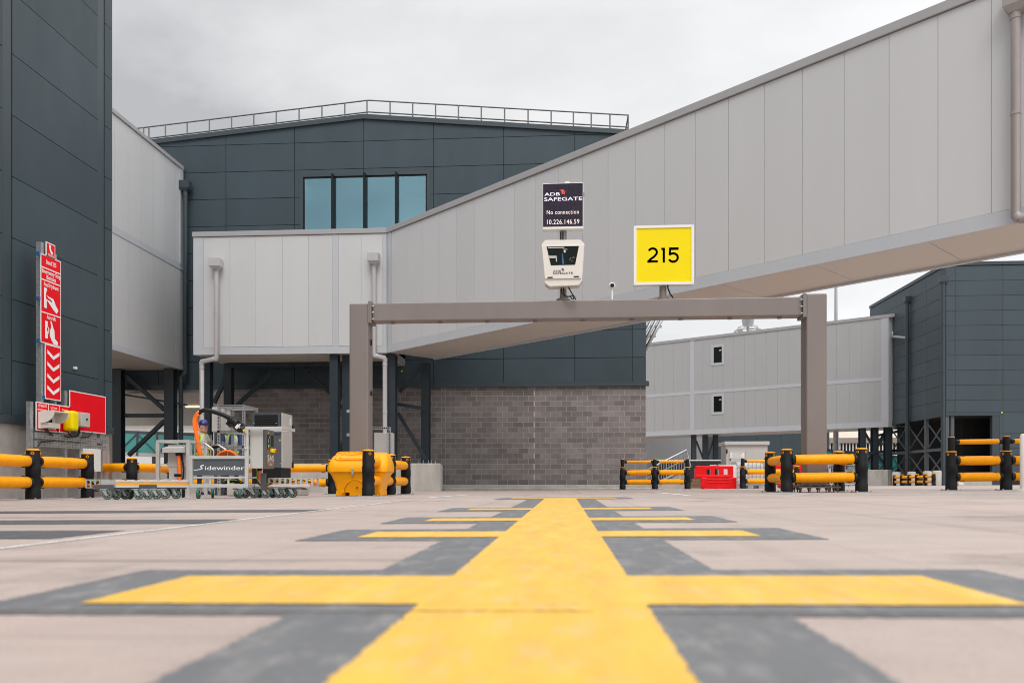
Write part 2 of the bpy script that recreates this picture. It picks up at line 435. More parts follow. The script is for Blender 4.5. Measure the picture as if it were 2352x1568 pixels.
# ------------------------------------------------------------------ people
def person(label, base, face, upper, vest, head_mat, hat, pose='tablet', leg=None, group=None, scale=1.0):
    """one continuous skinned body, +x is the way it faces; pose 'tablet' or 'work'"""
    T = thing('person', label, 'person', base, group)
    J = {}; E = []
    def j(n, x, y, z, r): J[n] = (x, y, z, r)
    j('pelvis', 0, 0, .95, .135); j('waist', 0, 0, 1.08, .130); j('chest', .01, 0, 1.28, .150); j('upper', 0, 0, 1.42, .115)
    j('neck', .015, 0, 1.51, .056); j('jaw', .040, 0, 1.568, .070); j('mid', .036, 0, 1.617, .082); j('face', .028, 0, 1.668, .088); j('crown', .015, 0, 1.735, .075)
    j('nose', .130, 0, 1.645, .014); j('chin', .092, 0, 1.568, .030)
    E += [('pelvis', 'waist'), ('waist', 'chest'), ('chest', 'upper'), ('upper', 'neck'), ('neck', 'jaw'), ('jaw', 'mid'), ('mid', 'face'), ('face', 'crown'), ('face', 'nose'), ('jaw', 'chin')]
    for s, t in ((-1, 'r'), (1, 'l')):
        j('ear' + t, .01, s * .092, 1.645, .016); E.append(('face', 'ear' + t))
        j('sh' + t, -.005, s * .185, 1.425, .070); E.append(('upper', 'sh' + t))
        if pose == 'tablet':
            el = (.05, s * .245, 1.14); wr = (.27, s * .155, 1.12)
        else:
            el = (.10, s * .25, 1.15); wr = (.33, s * .12, 1.06 - .05 * s)
        j('el' + t, *el, .048); j('wr' + t, *wr, .031)
        E += [('sh' + t, 'el' + t), ('el' + t, 'wr' + t)]
        d = (V(wr) - V(el)).normalized(); pal = V(wr) + d * .085
        j('palm' + t, *pal, .034); E.append(('wr' + t, 'palm' + t))
        for q in range(4):
            oz = (q - 1.5) * .019; ln = (.030, .036, .034, .026)[q]
            k1 = pal + d * .045 + V((0, -s * .004, oz)); k2 = k1 + d * ln + V((0, -s * .022, 0))
            j('f%d%s' % (q, t), *k1, .0095); j('g%d%s' % (q, t), *k2, .0085)
            E += [('palm' + t, 'f%d%s' % (q, t)), ('f%d%s' % (q, t), 'g%d%s' % (q, t))]
        k1 = V(wr) + d * .05 + V((.0, -s * .035, .025)); k2 = k1 + d * .045 + V((0, -s * .012, .008))
        j('th' + t, *k1, .012); j('ti' + t, *k2, .010); E += [('palm' + t, 'th' + t), ('th' + t, 'ti' + t)]
        j('hip' + t, 0, s * .10, .88, .098); j('kn' + t, .015, s * .11, .50, .062); j('an' + t, -.01, s * .115, .10, .045); j('toe' + t, .16, s * .13, .045, .040)
        E += [('pelvis', 'hip' + t), ('hip' + t, 'kn' + t), ('kn' + t, 'an' + t), ('an' + t, 'toe' + t)]
    names = list(J); me = bpy.data.meshes.new('sk')
    me.from_pydata([J[n][:3] for n in names], [(names.index(a), names.index(b)) for a, b in E], [])
    o = bpy.data.objects.new('sk', me); COL.objects.link(o)
    sk = o.modifiers.new('s', 'SKIN'); sk.use_smooth_shade = True
    for i, n in enumerate(names):
        r = J[n][3]; rx = ry = r
        if n in ('pelvis', 'waist', 'chest', 'upper'): rx, ry = r * 1.0, r * .78
        me.skin_vertices[0].data[i].radius = (rx, ry) if n not in ('chest', 'upper') else (r * .85, r * 1.15)
        me.skin_vertices[0].data[i].use_root = (n == 'pelvis')
    sb = o.modifiers.new('d', 'SUBSURF'); sb.levels = 2; sb.render_levels = 2
    dg = bpy.context.evaluated_depsgraph_get(); dg.update(); ev = o.evaluated_get(dg); em = ev.to_mesh()
    vs = [v.co.copy() for v in em.vertices]; fs = [list(p.vertices) for p in em.polygons]; nr = [v.normal.copy() for v in em.vertices]
    ev.to_mesh_clear(); bpy.data.objects.remove(o)
    R = Matrix.Rotation(face, 3, 'Z'); B0 = V(base)
    def put(p): return B0 + (R @ p) * scale
    B = MB(); leg = leg or m_trous
    def pick(c):
        if c.z > 1.505 and abs(c.y) < .13: return m_skin
        arm = abs(c.y) > .10 and c.x > .26
        if arm and c.z > .9: return m_glove
        if c.z < .13: return m_boot
        if c.z < .98 and c.x < .2: return leg
        return upper
    B.v = [put(p) for p in vs]
    for f in fs:
        c = sum((vs[i] for i in f), V()) / len(f)
        B.mat(pick(c)); B.f.append(f); B.fm.append(B.cur); B.fs.append(True)
    B.build('body', T)
    # vest: the torso faces pushed out
    B = MB()
    for f in fs:
        c = sum((vs[i] for i in f), V()) / len(f)
        if .93 < c.z < 1.475 and abs(c.y) < .150 and c.x < .21 and not (c.x > .05 and abs(c.y) < .035 and c.z > 1.25):
            tape = (1.03 < c.z < 1.085) or (abs(abs(c.y) - .095) < .022 and c.z > 1.1)
            B.mat(m_refl if tape else vest); B.poly([put(vs[i] + nr[i] * .010) for i in f], True)
    if vest: B.build('safety_vest', T)
    # face details and hair
    B = mb(m_hair)
    for f in fs:
        c = sum((vs[i] for i in f), V()) / len(f)
        if c.z > 1.635 and c.x < .0 and abs(c.y) < .12: B.poly([put(vs[i] + nr[i] * .006) for i in f], True)
    for s in (-1, 1): B.ell(put(V((.107, s * .033, 1.668))), .009, .011, .006, 8, 6)
    B.mat(m_skin); B.ell(put(V((.112, 0, 1.60))), .008, .02, .005, 8, 6)
    if B.v: B.build('hair', T)
    if hat:
        B = mb(head_mat)
        prof = [(.0, .124), (.035, .121), (.075, .102), (.103, .062), (.114, .018), (.118, 0), (.110, -.004)]
        B.lathe([(r * scale, z * scale) for r, z in prof[::-1]], put(V((.022, 0, 1.712))), 20)
        pts = []
        for i in range(13):
            a = -math.pi / 2 + math.pi * i / 12
            pts.append(V((.02 + .095 * math.cos(a) * 1.95, 1.0 * .108 * math.sin(a), 1.716 - .014 * math.cos(a))))
        B.prism([put(p) for p in pts], (0, 0, .008))
        B.build('hard_hat', T)
    return T
# ------------------------------------------------------------------ render, camera, light
S.view_settings.view_transform = 'Standard'; S.view_settings.look = 'None'
S.view_settings.exposure = 0.40; S.view_settings.gamma = 1
S.cycles.use_denoising = True; S.cycles.filter_width = 1.0
cam = bpy.data.cameras.new('camera'); co = bpy.data.objects.new('camera', cam); COL.objects.link(co)
cam.sensor_width = 36; cam.lens = FPX / 2352 * 36; cam.shift_y = (HOR - 784) / 2352
cam.clip_start = .05; cam.clip_end = 2000
co.location = (0, 0, ZC); co.rotation_euler = (math.pi / 2, 0, TH)
cam.dof.use_dof = True; cam.dof.focus_distance = 17; cam.dof.aperture_fstop = 2.4; cam.dof.aperture_blades = 7
S.camera = co
SUN_AZ, SUN_EL = math.radians(172), math.radians(52)      # azimuth clockwise from +Y
sd = V((math.sin(SUN_AZ) * math.cos(SUN_EL), math.cos(SUN_AZ) * math.cos(SUN_EL), math.sin(SUN_EL)))
sun = bpy.data.lights.new('sun', 'SUN'); sun.energy = 1.0; sun.angle = math.radians(28); sun.color = (1, .96, .90)
so = bpy.data.objects.new('sun', sun); COL.objects.link(so); so.rotation_euler = (-sd).to_track_quat('-Z', 'Y').to_euler()
w = bpy.data.worlds.new('World'); S.world = w; w.use_nodes = True
nt = w.node_tree; L = nt.links.new; bg = nt.nodes['Background']
sky = nn(nt, 'ShaderNodeTexSky', sky_type='NISHITA'); sky.sun_disc = False; sky.sun_elevation = SUN_EL; sky.sun_rotation = SUN_AZ
tc = nn(nt, 'ShaderNodeTexCoord'); sp = nn(nt, 'ShaderNodeSeparateXYZ'); L(tc.outputs['Generated'], sp.inputs[0])
def math_(op, a, b=None, clamp=False):
    k = nn(nt, 'ShaderNodeMath', operation=op, use_clamp=clamp)
    for i, q in enumerate((a, b)):
        if q is None: continue
        if isinstance(q, (int, float)): k.inputs[i].default_value = q
        else: L(q, k.inputs[i])
    return k.outputs[0]
zz = math_('MAXIMUM', sp.outputs[2], 0.0); dn = math_('ADD', zz, .22)
cb = nn(nt, 'ShaderNodeCombineXYZ'); L(math_('DIVIDE', sp.outputs[0], dn), cb.inputs[0]); L(math_('DIVIDE', sp.outputs[1], dn), cb.inputs[1])
mp = nn(nt, 'ShaderNodeMapping'); mp.inputs['Location'].default_value = (3.1, 1.2, .0); L(cb.outputs[0], mp.inputs[0])
n1 = nn(nt, 'ShaderNodeTexNoise'); n1.inputs['Scale'].default_value = .9; n1.inputs['Detail'].default_value = 8; n1.inputs['Roughness'].default_value = .5; n1.inputs['Distortion'].default_value = .35
L(mp.outputs[0], n1.inputs['Vector'])
n2 = nn(nt, 'ShaderNodeTexNoise'); n2.inputs['Scale'].default_value = 2.6; n2.inputs['Detail'].default_value = 9; n2.inputs['Roughness'].default_value = .55; n2.inputs['Distortion'].default_value = .3
L(mp.outputs[0], n2.inputs['Vector'])
cl = math_('ADD', math_('MULTIPLY', n1.outputs['Fac'], .7), math_('MULTIPLY', n2.outputs['Fac'], .3))
# brighter towards the right of the view, and overhead
side = math_('MULTIPLY', sp.outputs[0], .30)
cl = math_('ADD', cl, side)
ramp = nn(nt, 'ShaderNodeValToRGB'); e = ramp.color_ramp.elements
e[0].position = .32; e[0].color = (.41, .415, .425, 1); e[1].position = .68; e[1].color = (.82, .82, .825, 1)
k = ramp.color_ramp.elements.new(.48); k.color = (.63, .635, .64, 1)
L(cl, ramp.inputs[0])
lo = nn(nt, 'ShaderNodeMapRange'); lo.inputs[1].default_value = 0; lo.inputs[2].default_value = .22; lo.inputs[3].default_value = .8; lo.inputs[4].default_value = 0
L(zz, lo.inputs[0])
mw = nn(nt, 'ShaderNodeMix', data_type='RGBA'); L(lo.outputs[0], mw.inputs[0]); L(ramp.outputs[0], mw.inputs[6]); mw.inputs[7].default_value = (.68, .68, .685, 1)
up = nn(nt, 'ShaderNodeMapRange'); up.inputs[1].default_value = .50; up.inputs[2].default_value = .92; up.inputs[3].default_value = 1.0; up.inputs[4].default_value = 3.0
L(sp.outputs[2], up.inputs[0])
sc = nn(nt, 'ShaderNodeVectorMath', operation='SCALE'); L(mw.outputs[2], sc.inputs[0]); L(up.outputs[0], sc.inputs['Scale'])
ds = nn(nt, 'ShaderNodeVectorMath', operation='SCALE'); L(sky.outputs[0], ds.inputs[0]); ds.inputs['Scale'].default_value = .08
fin = nn(nt, 'ShaderNodeMix', data_type='RGBA'); fin.inputs[0].default_value = .92; L(ds.outputs[0], fin.inputs[6]); L(sc.outputs[0], fin.inputs[7])
L(fin.outputs[2], bg.inputs['Color']); bg.inputs['Strength'].default_value = 1.0

X1, Y1, Z1 = V((1, 0, 0)), V((0, 1, 0)), V((0, 0, 1))
NF = V((0, -1, 0))                    # facing the camera side
def px2X(x, Y): return P(x, 1000, Y).x
def px2Y(x, X): return PX(x, 1000, X).y
def zat(x, y, Y): return P(x, y, Y).z

# ------------------------------------------------------------------ ground and painted lines
xs_, ys_ = [-300, -40, 40, 300], [-40, 11, 70, 500]
vs = [(x, y, gz(x, y)) for y in ys_ for x in xs_]
B = mb(m_floor).raw(vs, [[j * 4 + i, j * 4 + i + 1, j * 4 + i + 5, j * 4 + i + 4] for j in range(3) for i in range(3)])
struct(B.build('apron_ground'))
def mark(B, x0, x1, y0, y1, h, rag=0):
    cuts = [y0] + ([11] if y0 < 11 < y1 else []) + [y1]
    for a, b in zip(cuts, cuts[1:]):
        if not rag: B.poly([(x, y, gz(x, y) + h) for x, y in ((x0, a), (x1, a), (x1, b), (x0, b))]); continue
        pts = []
        for (p, q) in (((x0, a), (x1, a)), ((x1, a), (x1, b)), ((x1, b), (x0, b)), ((x0, b), (x0, a))):
            n = max(2, int(math.dist(p, q) / .012)); dx, dy = (q[0] - p[0]) / n, (q[1] - p[1]) / n
            for i in range(n):
                j = 0 if i == 0 else random.gauss(0, rag); l = math.hypot(dx, dy)
                pts.append((p[0] + dx * i - dy / l * j, p[1] + dy * i + dx / l * j))
        B.poly([(x, y, gz(x, y) + h) for x, y in pts])
def markp(B, pts, h): B.poly([(x, y, gz(x, y) + h) for x, y in pts])
YB, YW = mb(m_pblk), mb(m_pyel)
bars = [(1.503, 1.955, -.95, .845, 1.385, 2.11, -1.145, 1.055), (3.34, 3.71, -.885, .81, 3.18, 3.95, -1.10, 1.03), (4.72, 5.06, -.845, .76, 4.5, 5.3, -1.06, .96),
        (6.55, 6.92, -.82, .72, 6.3, 7.2, -1.02, .93), (10.75, 11.3, -.75, .70, 10.45, 11.7, -.95, .90)]
ends = [-.4] + [b[4] for b in bars]
prev = -.4
for (a, b, x0, x1, c, d, X0, X1_) in bars:
    mark(YB, -.49, .385, prev, c, .002, .0028); mark(YB, X0, X1_, c, d, .002, .0028); prev = d
prev = -.4
for (a, b, x0, x1, c, d, X0, X1_) in bars:
    mark(YW, -.277, .152, prev, a, .0045, .0018); mark(YW, x0, x1, a, b, .0045, .0018); prev = b
struct(YB.build('black_marking')); struct(YW.build('yellow_marking'))
B = mb(m_pdrk)
for (a, b, xr) in ((3.35, 3.95, -2.25), (4.6, 5.15, -2.16), (6.4, 7.0, -2.07)):
    mark(B, -9, xr, a, b, .002, .006)
struct(B.build('grey_marking'))
B = mb(m_pwht)
mark(B, -2.125, -2.09, 2.2, 10.5, .0024, .004)
mark(B, -9, 16, 12.5, 12.66, .003)
def wline(a, b, w=.12):
    a, b = PG(*a), PG(*b); t = (b - a).normalized(); n = V((-t.y, t.x, 0)) * w / 2
    markp(B, [(q.x, q.y) for q in (a - n, b - n, b + n, a + n)], .0035)
wline((985, 1142.5), (1078, 1136)); wline((1506, 1130.5), (1582, 1137.5)); wline((1752, 1131.5), (1860, 1136), .10)
wline((2105, 1131.5), (2250, 1134.5), .10); wline((880, 1139), (960, 1135.5), .1)
struct(B.build('white_marking'))
B = mb(m_crack)
for yj in (1.412, 11.0 + .9, 16.4, 22.0): 
    for a in range(-30, 30, 1): B.mat(m_crack); mark(B, a, a + 1, yj, yj + .014, .0028, .003)
B.mat(m_yjoint); mark(B, -.277, .05, 1.412, 1.424, .0052, .003); B.mat(m_crack)
for xj in (-6.3, 5.2): mark(B, xj, xj + .012, -1, 33, .0062)
struct(B.build('slab_joint'))

# ------------------------------------------------------------------ anthracite corner building (left)
XL, YE = -10.8, 18.37
T = thing('corner_building', 'tall anthracite panelled building cut off by the left edge, red emergency signs before it', 'building', (XL, YE, 0))
zb = 1.40
B = mb(m_joint).box(XL - 12, XL - .04, 2, YE - .03, zb, 13.2); B.build('cladding_core', T)
B = mb(m_dark)
zs = [zb + .12]
z0 = PX(225, 870.6, XL).z
zs = [z0 + 1.2 * i for i in range(-1, 13)]; zs = [zb + .12] + [z for z in zs if zb + .5 < z < 12.6] + [13.05]
step = 3.14
for i in range(5):
    y1 = 17.78 - step * i; y0 = y1 - step + .27
    panels(B, (XL - .04, 0, 0), Y1, X1, [y0, y1], zs, .014, .04)
panels(B, (XL - .04, 0, 0), Y1, X1, [18.05, YE], zs, .014, .04)
panels(B, (XL - 12, YE - .03, 0), X1, Y1, [0, 3, 6, 9, 11.98], zs, .014, .03)
B.build('wall_panel', T)
B = mb(m_trimd)
for i in range(5):
    y1 = 17.78 - step * i; B.box(XL - .06, XL - .012, y1 + .012, y1 + .258, zb + .1, 13.0)
B.build_split('cover_strip', T)
B = mb(m_trimd).box(XL - .1, XL + .035, 2, YE + .02, zb - .04, zb + .115); B.box(XL - 12, XL + .02, 2, YE, 13.06, 13.32); B.build_split('flashing', T, bevel=.006)
B = mb(m_concd).box(XL - 11.9, XL - .03, 2, YE - .1, -.4, zb - .04); B.build('plinth', T)
B = mb(m_steelp).box(XL - .02, XL + .0, YE - .098, YE + .0, -.2, zb - .05); B.build('corner_angle', T)
B = mb(m_white); c = PX(170.5, 845, XL); B.bbox(c.x - .03, c.x + .05, c.y - .04, c.y + .04, c.z - .03, c.z + .03, .008); B.build('sensor', T)

# ------------------------------------------------------------------ terminal building behind
YT = 34.2
ap = P(836, 265, YT); le = P(355, 322, YT); xr = px2X(1484, YT)
slope = .088
XLB = -32.0
T = thing('terminal_building', 'dark grey panelled terminal with low gable, rooftop railing and grey brown block base', 'building', (ap.x, YT, 0))
zl, zr = ap.z - slope * (ap.x - XLB), ap.z - slope * (xr - ap.x)
zc = 4.34
DPT = 20
ztop = zat(836, 325.4, YT)
zs = [zc + .1] + sorted([ztop - 1.19 * i for i in range(0, 9) if ztop - 1.19 * i > zc + .5]) + [ztop + 1.19, ztop + 2.4]
us = [px2X(x, YT) for x in (520, 677, 836, 996, 1157, 1320)]
mod = us[2] - us[1]
us = [us[0] - mod * i for i in range(7, 0, -1)] + us + [px2X(1452, YT), xr]
win = (px2X(690.5, YT), px2X(988, YT), zat(836, 545, YT) - 1.0, zat(836, 397.5, YT))
B = mb(m_joint); wa, wb, wc, wd = win[0] + .1, win[1] - .1, win[2] + .1, win[3] - .1
zt_at = lambda X: ap.z - .05 - slope * abs(X - ap.x)
B.prism([(XLB, YT, zc), (wa, YT, zc), (wa, YT, zt_at(wa)), (XLB, YT, zt_at(XLB))], (0, DPT, 0))
B.prism([(wb, YT, zc), (xr - .03, YT, zc), (xr - .03, YT, zt_at(xr - .03)), (wb, YT, zt_at(wb))], (0, DPT, 0))
B.box(wa, wb, YT, YT + DPT, zc, wc); B.prism([(wa, YT, wd), (wb, YT, wd), (wb, YT, zt_at(wb)), (ap.x, YT, zt_at(ap.x)), (wa, YT, zt_at(wa))], (0, DPT, 0))
B.build('cladding_core', T)
B = mb(m_room); B.box(wa, wb, YT + 3.2, YT + 3.3, wc, wd); B.box(wa + .001, wa + .05, YT + .05, YT + 3.2, wc, wd); B.box(wb - .05, wb - .001, YT + .05, YT + 3.2, wc, wd); B.box(wa + .05, wb - .05, YT + .05, YT + 3.2, wd - .06, wd - .01); B.mat(m_roomf).box(wa + .05, wb - .05, YT + .05, YT + 3.2, wc, wc + .05)
B.box(wa + .5, wa + 1.6, YT + 3.1, YT + 3.19, wc, wc + 1.6); B.mat(m_white).box(wb - 1.6, wb - .9, YT + 2.6, YT + 2.65, wd - 1.15, wd - .5); B.box(wb - .75, wb - .1, YT + 2.4, YT + 2.45, wd - .8, wd - .2); B.box(wa + 3.3, wa + 4.0, YT + 2.8, YT + 2.85, wd - 1.6, wd - .5)
B.build('lit_room', T)
B = MB()
for i in range(3):
    B.mat(m_lamp_fill).box(wa + .1 + i * 1.9, wa + 1.9 + i * 1.9, YT + .015, YT + .055, wd - .072, wd - .061)  # unseen strips added behind the window head to brighten the room
c = P(881, 441, YT + 2.5); B.ell(c, .04, .04, .04, 8, 6)
B.build_split('room_lamp_and_fill', T)
clips = [(-slope, 1, ap.z - .16 - slope * ap.x), (slope, 1, ap.z - .16 + slope * ap.x)]
B = mb(m_dark); panels(B, (0, YT, 0), X1, NF, us, zs, .022, .045, clips, [win]); B.build('wall_panel', T)
B = mb(m_trimd)
for (xa, xb_) in ((XLB, ap.x), (ap.x, xr + .05)):
    za, zb2 = ap.z - slope * abs(xa - ap.x), ap.z - slope * abs(xb_ - ap.x)
    B.prism([(xa, YT - .14, za - .20), (xb_, YT - .14, zb2 - .20), (xb_, YT - .14, zb2), (xa, YT - .14, za)], (0, .5, 0))
B.build('roof_coping', T)
B = mb(m_trimd).box(XLB, xr + .12, YT - .12, YT + .1, zc - .05, zc + .11); B.box(XLB, xr + .1, YT - .07, YT - .045, zc + .11, zc + .16); B.build_split('flashing', T)
# rooftop railing
B = mb(m_rail); yr = YT + .75
def rz(X): return ap.z - slope * abs(X - ap.x)
ra = P(843, 231, yr)
top = ra.z - rz(ra.x)
rx = [px2X(x, yr) for x in (330, 342, 380, 430, 481, 532, 583, 634.5, 687, 739.5, 792, 843, 896, 948, 1000.5, 1053, 1105.5, 1159, 1213, 1266, 1317, 1358, 1401, 1443)]
rx = [rx[0] - .9 * i for i in range(8, 0, -1)] + rx
for X in rx: B.cyl((X, yr, rz(X) - .1), (X, yr, rz(X) + top), .031, 8)
for h in (top, top - .52): B.tube([(rx[0], yr, rz(rx[0]) + h), (ap.x, yr, rz(ap.x) + h), (rx[-1], yr, rz(rx[-1]) + h)], .031, 8)
for i in range(1, 5):
    X = rx[-1]; B.cyl((X, yr + i * 1.1, rz(X)), (X, yr + i * 1.1, rz(X) + top), .031, 8)
for h in (top, top - .52): B.tube([(rx[-1], yr, rz(rx[-1]) + h), (rx[-1], yr + 4.4, rz(rx[-1]) + h)], .031, 8)
B.build('roof_railing', T)
# window
wf = mb(m_trimd)
wx0, wx1, wz0, wz1 = win
for a in ((wx0, wx0 + .12, wz0, wz1), (wx1 - .12, wx1, wz0, wz1), (wx0 + .12, wx1 - .12, wz1 - .13, wz1), (wx0 + .12, wx1 - .12, wz0, wz0 + .12)):
    wf.box(a[0], a[1], YT - .07, YT - .01, a[2], a[3])
W = wf.build('window', T)
fr = mb(m_black)
fr.box(wx0 + .12, wx1 - .12, YT - .03, YT + .0, wz1 - .20, wz1 - .13)
mxs = [px2X(x, YT - .1) for x in (765, 838, 911)]
fr.box(wx0 + .12, wx0 + .19, YT - .04, YT, wz0 + .12, wz1 - .2); fr.box(wx1 - .19, wx1 - .12, YT - .04, YT, wz0 + .12, wz1 - .2)
for X in mxs: fr.box(X - .045, X + .045, YT - .26, YT, wz0 + .12, wz1 - .08)
fr.build('mullion_frame', W)
gx = [wx0 + .19] + mxs + [wx1 - .19]
for i in range(4):
    mb(m_glass).box(gx[i] + (.045 if i else 0), gx[i + 1] - (.045 if i < 3 else 0), YT - .02, YT - .005, wz0 + .12, wz1 - .2).build('pane', W)
# block wall
xb0 = px2X(537, YT)
BW = mb(m_block); zb0 = .085
bays = [xb0, px2X(779, YT), px2X(1023, YT), px2X(1228.6, YT), xr - .01]
for i in range(4):
    a, b = bays[i] + .003, bays[i + 1] - .003
    for rw in range(19):
        x = a - (.225 if rw % 2 else 0)
        while x < b:
            p, q = max(a, x + .005), min(b, x + .445)
            if q - p > .04: BW.box(p + .002, q - .002, YT + .02 - random.random() * .003, YT + .12, zb0 + rw * .225 + .007, zb0 + rw * .225 + .218)
            x += .45
BW.build('block_wall', T)
B = mb(m_mortar).box(xb0, xr - .012, YT + .0225, YT + .4, -.3, zc - .05); B.box(xb0, xb0 + .3, YT + .4, YT + DPT - 1, -.3, zc - .05); B.build('mortar_backing', T)
B = mb(m_conc).box(xb0, xr + .1, YT - .12, YT + .022, -.4, zb0 - .004); B.build('wall_kerb', T, bevel=.015)
B = mb(m_soffit).box(XLB, xb0, YT + .05, YT + DPT, zc - .2, zc - .04); B.build('soffit', T)
B = mb(m_ygreen); c = P(923, 852, YT - .05); B.box(c.x - .035, c.x + .035, YT - .06, YT - .046, c.z - .035, c.z + .035); B.build('wall_tag', T)
# slanted shading tubes on the right flank
B = mb(m_galv)
for i in range(4):
    a = P(1483 + 11 * i, 738, 36 + i * .3); d = V((-.55, 0, -1.05))
    B.cyl(a + V((.3, 0, .5)), a + d * 1.6, .085, 10)
B.bar(P(1478, 750, 37), P(1520, 750, 37), .1); B.bar(P(1478, 772, 37), P(1506, 772, 37), .1)
B.build_split('louvre_tube', T)
# lamp under the undercroft
B = mb(EM('soffit_lamp', (1, .75, .35), 1.6)); c = P(452, 922, 40); B.box(c.x - .6, c.x + .6, 40, 40.15, zc - .28, zc - .2); B.build('soffit_light', T)
o = struct(mb(m_conc).box(px2X(1018, 33) , xr + .6, YT - .85, YT - .12, -.5, -.035).build('kerb', bevel=.02))

# ------------------------------------------------------------------ link corridor on the left
XK = -16.80
kb, kt = 5.13, 14.05
def downpipe(parent, name, pts, r, hop=None, m=m_pipe, clips_=True, hw=.26):
    B = mb(m)
    q = [V(p) for p in pts]; B.tube(q, r, 14)
    for i in range(len(q) - 1):
        d = (q[i + 1] - q[i])
        B.cyl(q[i] + d * .02, q[i] + d.normalized() * (.02 * d.length + .12), r * 1.12, 14)
        if d.length > 1.6: B.cyl(q[i] + d * .5, q[i] + d * .5 + d.normalized() * .06, r * 1.12, 14)
    o = B.build(name, parent)
    if hop:
        h = MB().mat(m); x, y, z = hop
        h.bbox(x - hw, x + hw, y - hw * .8, y + hw * .8, z, z + hw * 1.5, .012)
        h.prism([(x - hw, y - hw * .8, z), (x + hw, y - hw * .8, z), (x + r, y - r, z - hw * .5), (x - r, y - r, z - hw * .5)], (0, hw * 1.4, 0))
        h.build('hopper', o)
    return o
T = thing('link_corridor', 'two storey light grey corridor between the dark corner building and terminal', 'building', (XK, 30, 0))
yk0, yk1 = 22.0, YT - .16
B = mb(m_greyj).box(XK - 4.6, XK - .03, yk0, yk1, kb + .05, kt - .05); B.build('wall_core', T)
ky = [px2Y(x, XK) for x in (403, 379, 352, 324, 294, 263.5)]
ky = [yk0] + [ky[-1] - .93 * i for i in range(6, 0, -1)] + ky[::-1] + [yk1]
zb_ = PX(419, 622, XK).z; zt_ = PX(419, 608, XK).z
B = mb(m_grey)
panels(B, (XK - .03, 0, 0), Y1, X1, ky, [kb + .22, zb_], .010, .03); panels(B, (XK - .03, 0, 0), Y1, X1, ky, [zt_, kt - .12], .010, .03)
B.build('wall_panel', T)
B = mb(m_trim).box(XK - .03, XK + .02, yk0, yk1 + .002, zb_, zt_); B.box(XK - .03, XK + .025, yk0, yk1 + .004, kb, kb + .22); B.box(XK - .03, XK + .03, yk1 - .28, yk1 + .006, zt_, kt - .1); B.build('trim_band', T)
B = mb(m_coping).box(XK - 4.6, XK + .06, yk0, yk1 + .008, kt - .12, kt + .03); B.build('roof_coping', T)
B = mb(m_soffit)
for i in range(7): B.box(XK - 4.6, XK - .05, yk0 + i * 1.72 + .01, yk0 + (i + 1) * 1.72 - .01, kb + .01, kb + .045)
B.build('soffit', T)
for x, w_ in ((272, .40), (392, .40)):
    p = P(x, 1000, 33.6); mb(m_steel).hcol(p.x, 33.6, .95, kb, .42, .36, .03).build('column', T)
a = lambda x, y: P(x, y, 33.7)
B = mb(m_steel).bar(a(287, 860), a(378, 941), .16); B.bar(a(378, 966), a(296, 1045), .16); B.bar(a(287, 954), a(378, 954), .16, .2); B.bar(a(287, 906), a(430, 930), .08)
B.build_split('brace', T)
p = P(427, 430, 33.9)
downpipe(T, 'downpipe', [(p.x, 33.85, zat(421, 436, 33.85)), (p.x + .02, 33.85, zat(421, 856, 33.85)), (p.x - .2, 33.85, zat(416, 866, 33.85)), (p.x - .2, 33.85, .2)], .10, (p.x, 33.85, zat(421, 434, 33.85)), m_trimd, hw=.22)

# ------------------------------------------------------------------ front corridor box
YF = 30.4
fx0, fx1 = px2X(445, YF), px2X(888, YF)
fb, ft = zat(445, 815, YF), zat(445, 533.5, YF)
T = thing('boarding_corridor', 'single storey light grey corridor box on dark steel columns beneath the terminal window', 'building', ((fx0 + fx1) / 2, YF, 0))
mb(m_greyj).box(fx0, fx1, YF + .03, YT - .2, fb + .05, ft - .05).build('wall_core', T)
us = [px2X(x, YF) for x in (467, 528, 587.7, 648.5, 708.5, 764)]; us2 = [px2X(x, YF) for x in (777, 829.5, 879)]
B = mb(m_grey); panels(B, (0, YF + .03, 0), X1, NF, us, [fb + .29, ft - .2], .007, .03); panels(B, (0, YF + .03, 0), X1, NF, us2, [fb + .29, ft - .2], .007, .03)
panels(B, (fx1 - .03, 0, 0), Y1, X1, [YF + .1, YF + 1.2, YF + 2.3, YT - .2], [fb + .29, ft - .2], .008, .03)
B.build('wall_panel', T)
B = mb(m_trim).box(fx0 - .01, fx1 + .01, YF - .012, YF + .05, fb, fb + .28)
B.box(fx0 - .012, us[0] - .004, YF - .010, YF + .05, fb + .282, ft - .2); B.box(us[-1] + .003, us2[0] - .003, YF - .008, YF + .05, fb + .282, ft - .2); B.box(us2[-1] + .004, fx1 + .006, YF - .010, YF + .1, fb + .282, ft - .2)
B.build('trim_band', T)
B = mb(m_coping).box(fx0 - .05, fx1 + .02, YF - .05, YT - .2, ft - .19, ft + .0)
B.build('roof_coping', T, bevel=.01)
B = mb(m_soffit)
sx = [fx0 + .02, fx0 + 2.6, fx0 + 5.2, fx1 - .02]
for i in range(3): B.box(sx[i] + .01, sx[i + 1] - .01, YF + .06, 32.7, fb + .012, fb + .05)
for i in range(3): B.box(sx[i] + .01, sx[i + 1] - .01, 32.72, YT - .25, fb + .012, fb + .05)
B.build('soffit', T)
mb(m_steel).box(fx0 + .4, fx1 - .3, 32.55, 32.85, fb - .18, fb + .01).build('soffit_beam', T)
for x, y in ((477, 31.2), (526, 32.9), (769, 30.75), (798, 31.0)):
    p = P(x, 1000, y); mb(m_steel).hcol(p.x, y, .95, fb + .01, .33, .33).build('column', T)
a = lambda x, y: P(x, y, 33.0)
B = mb(m_steel)
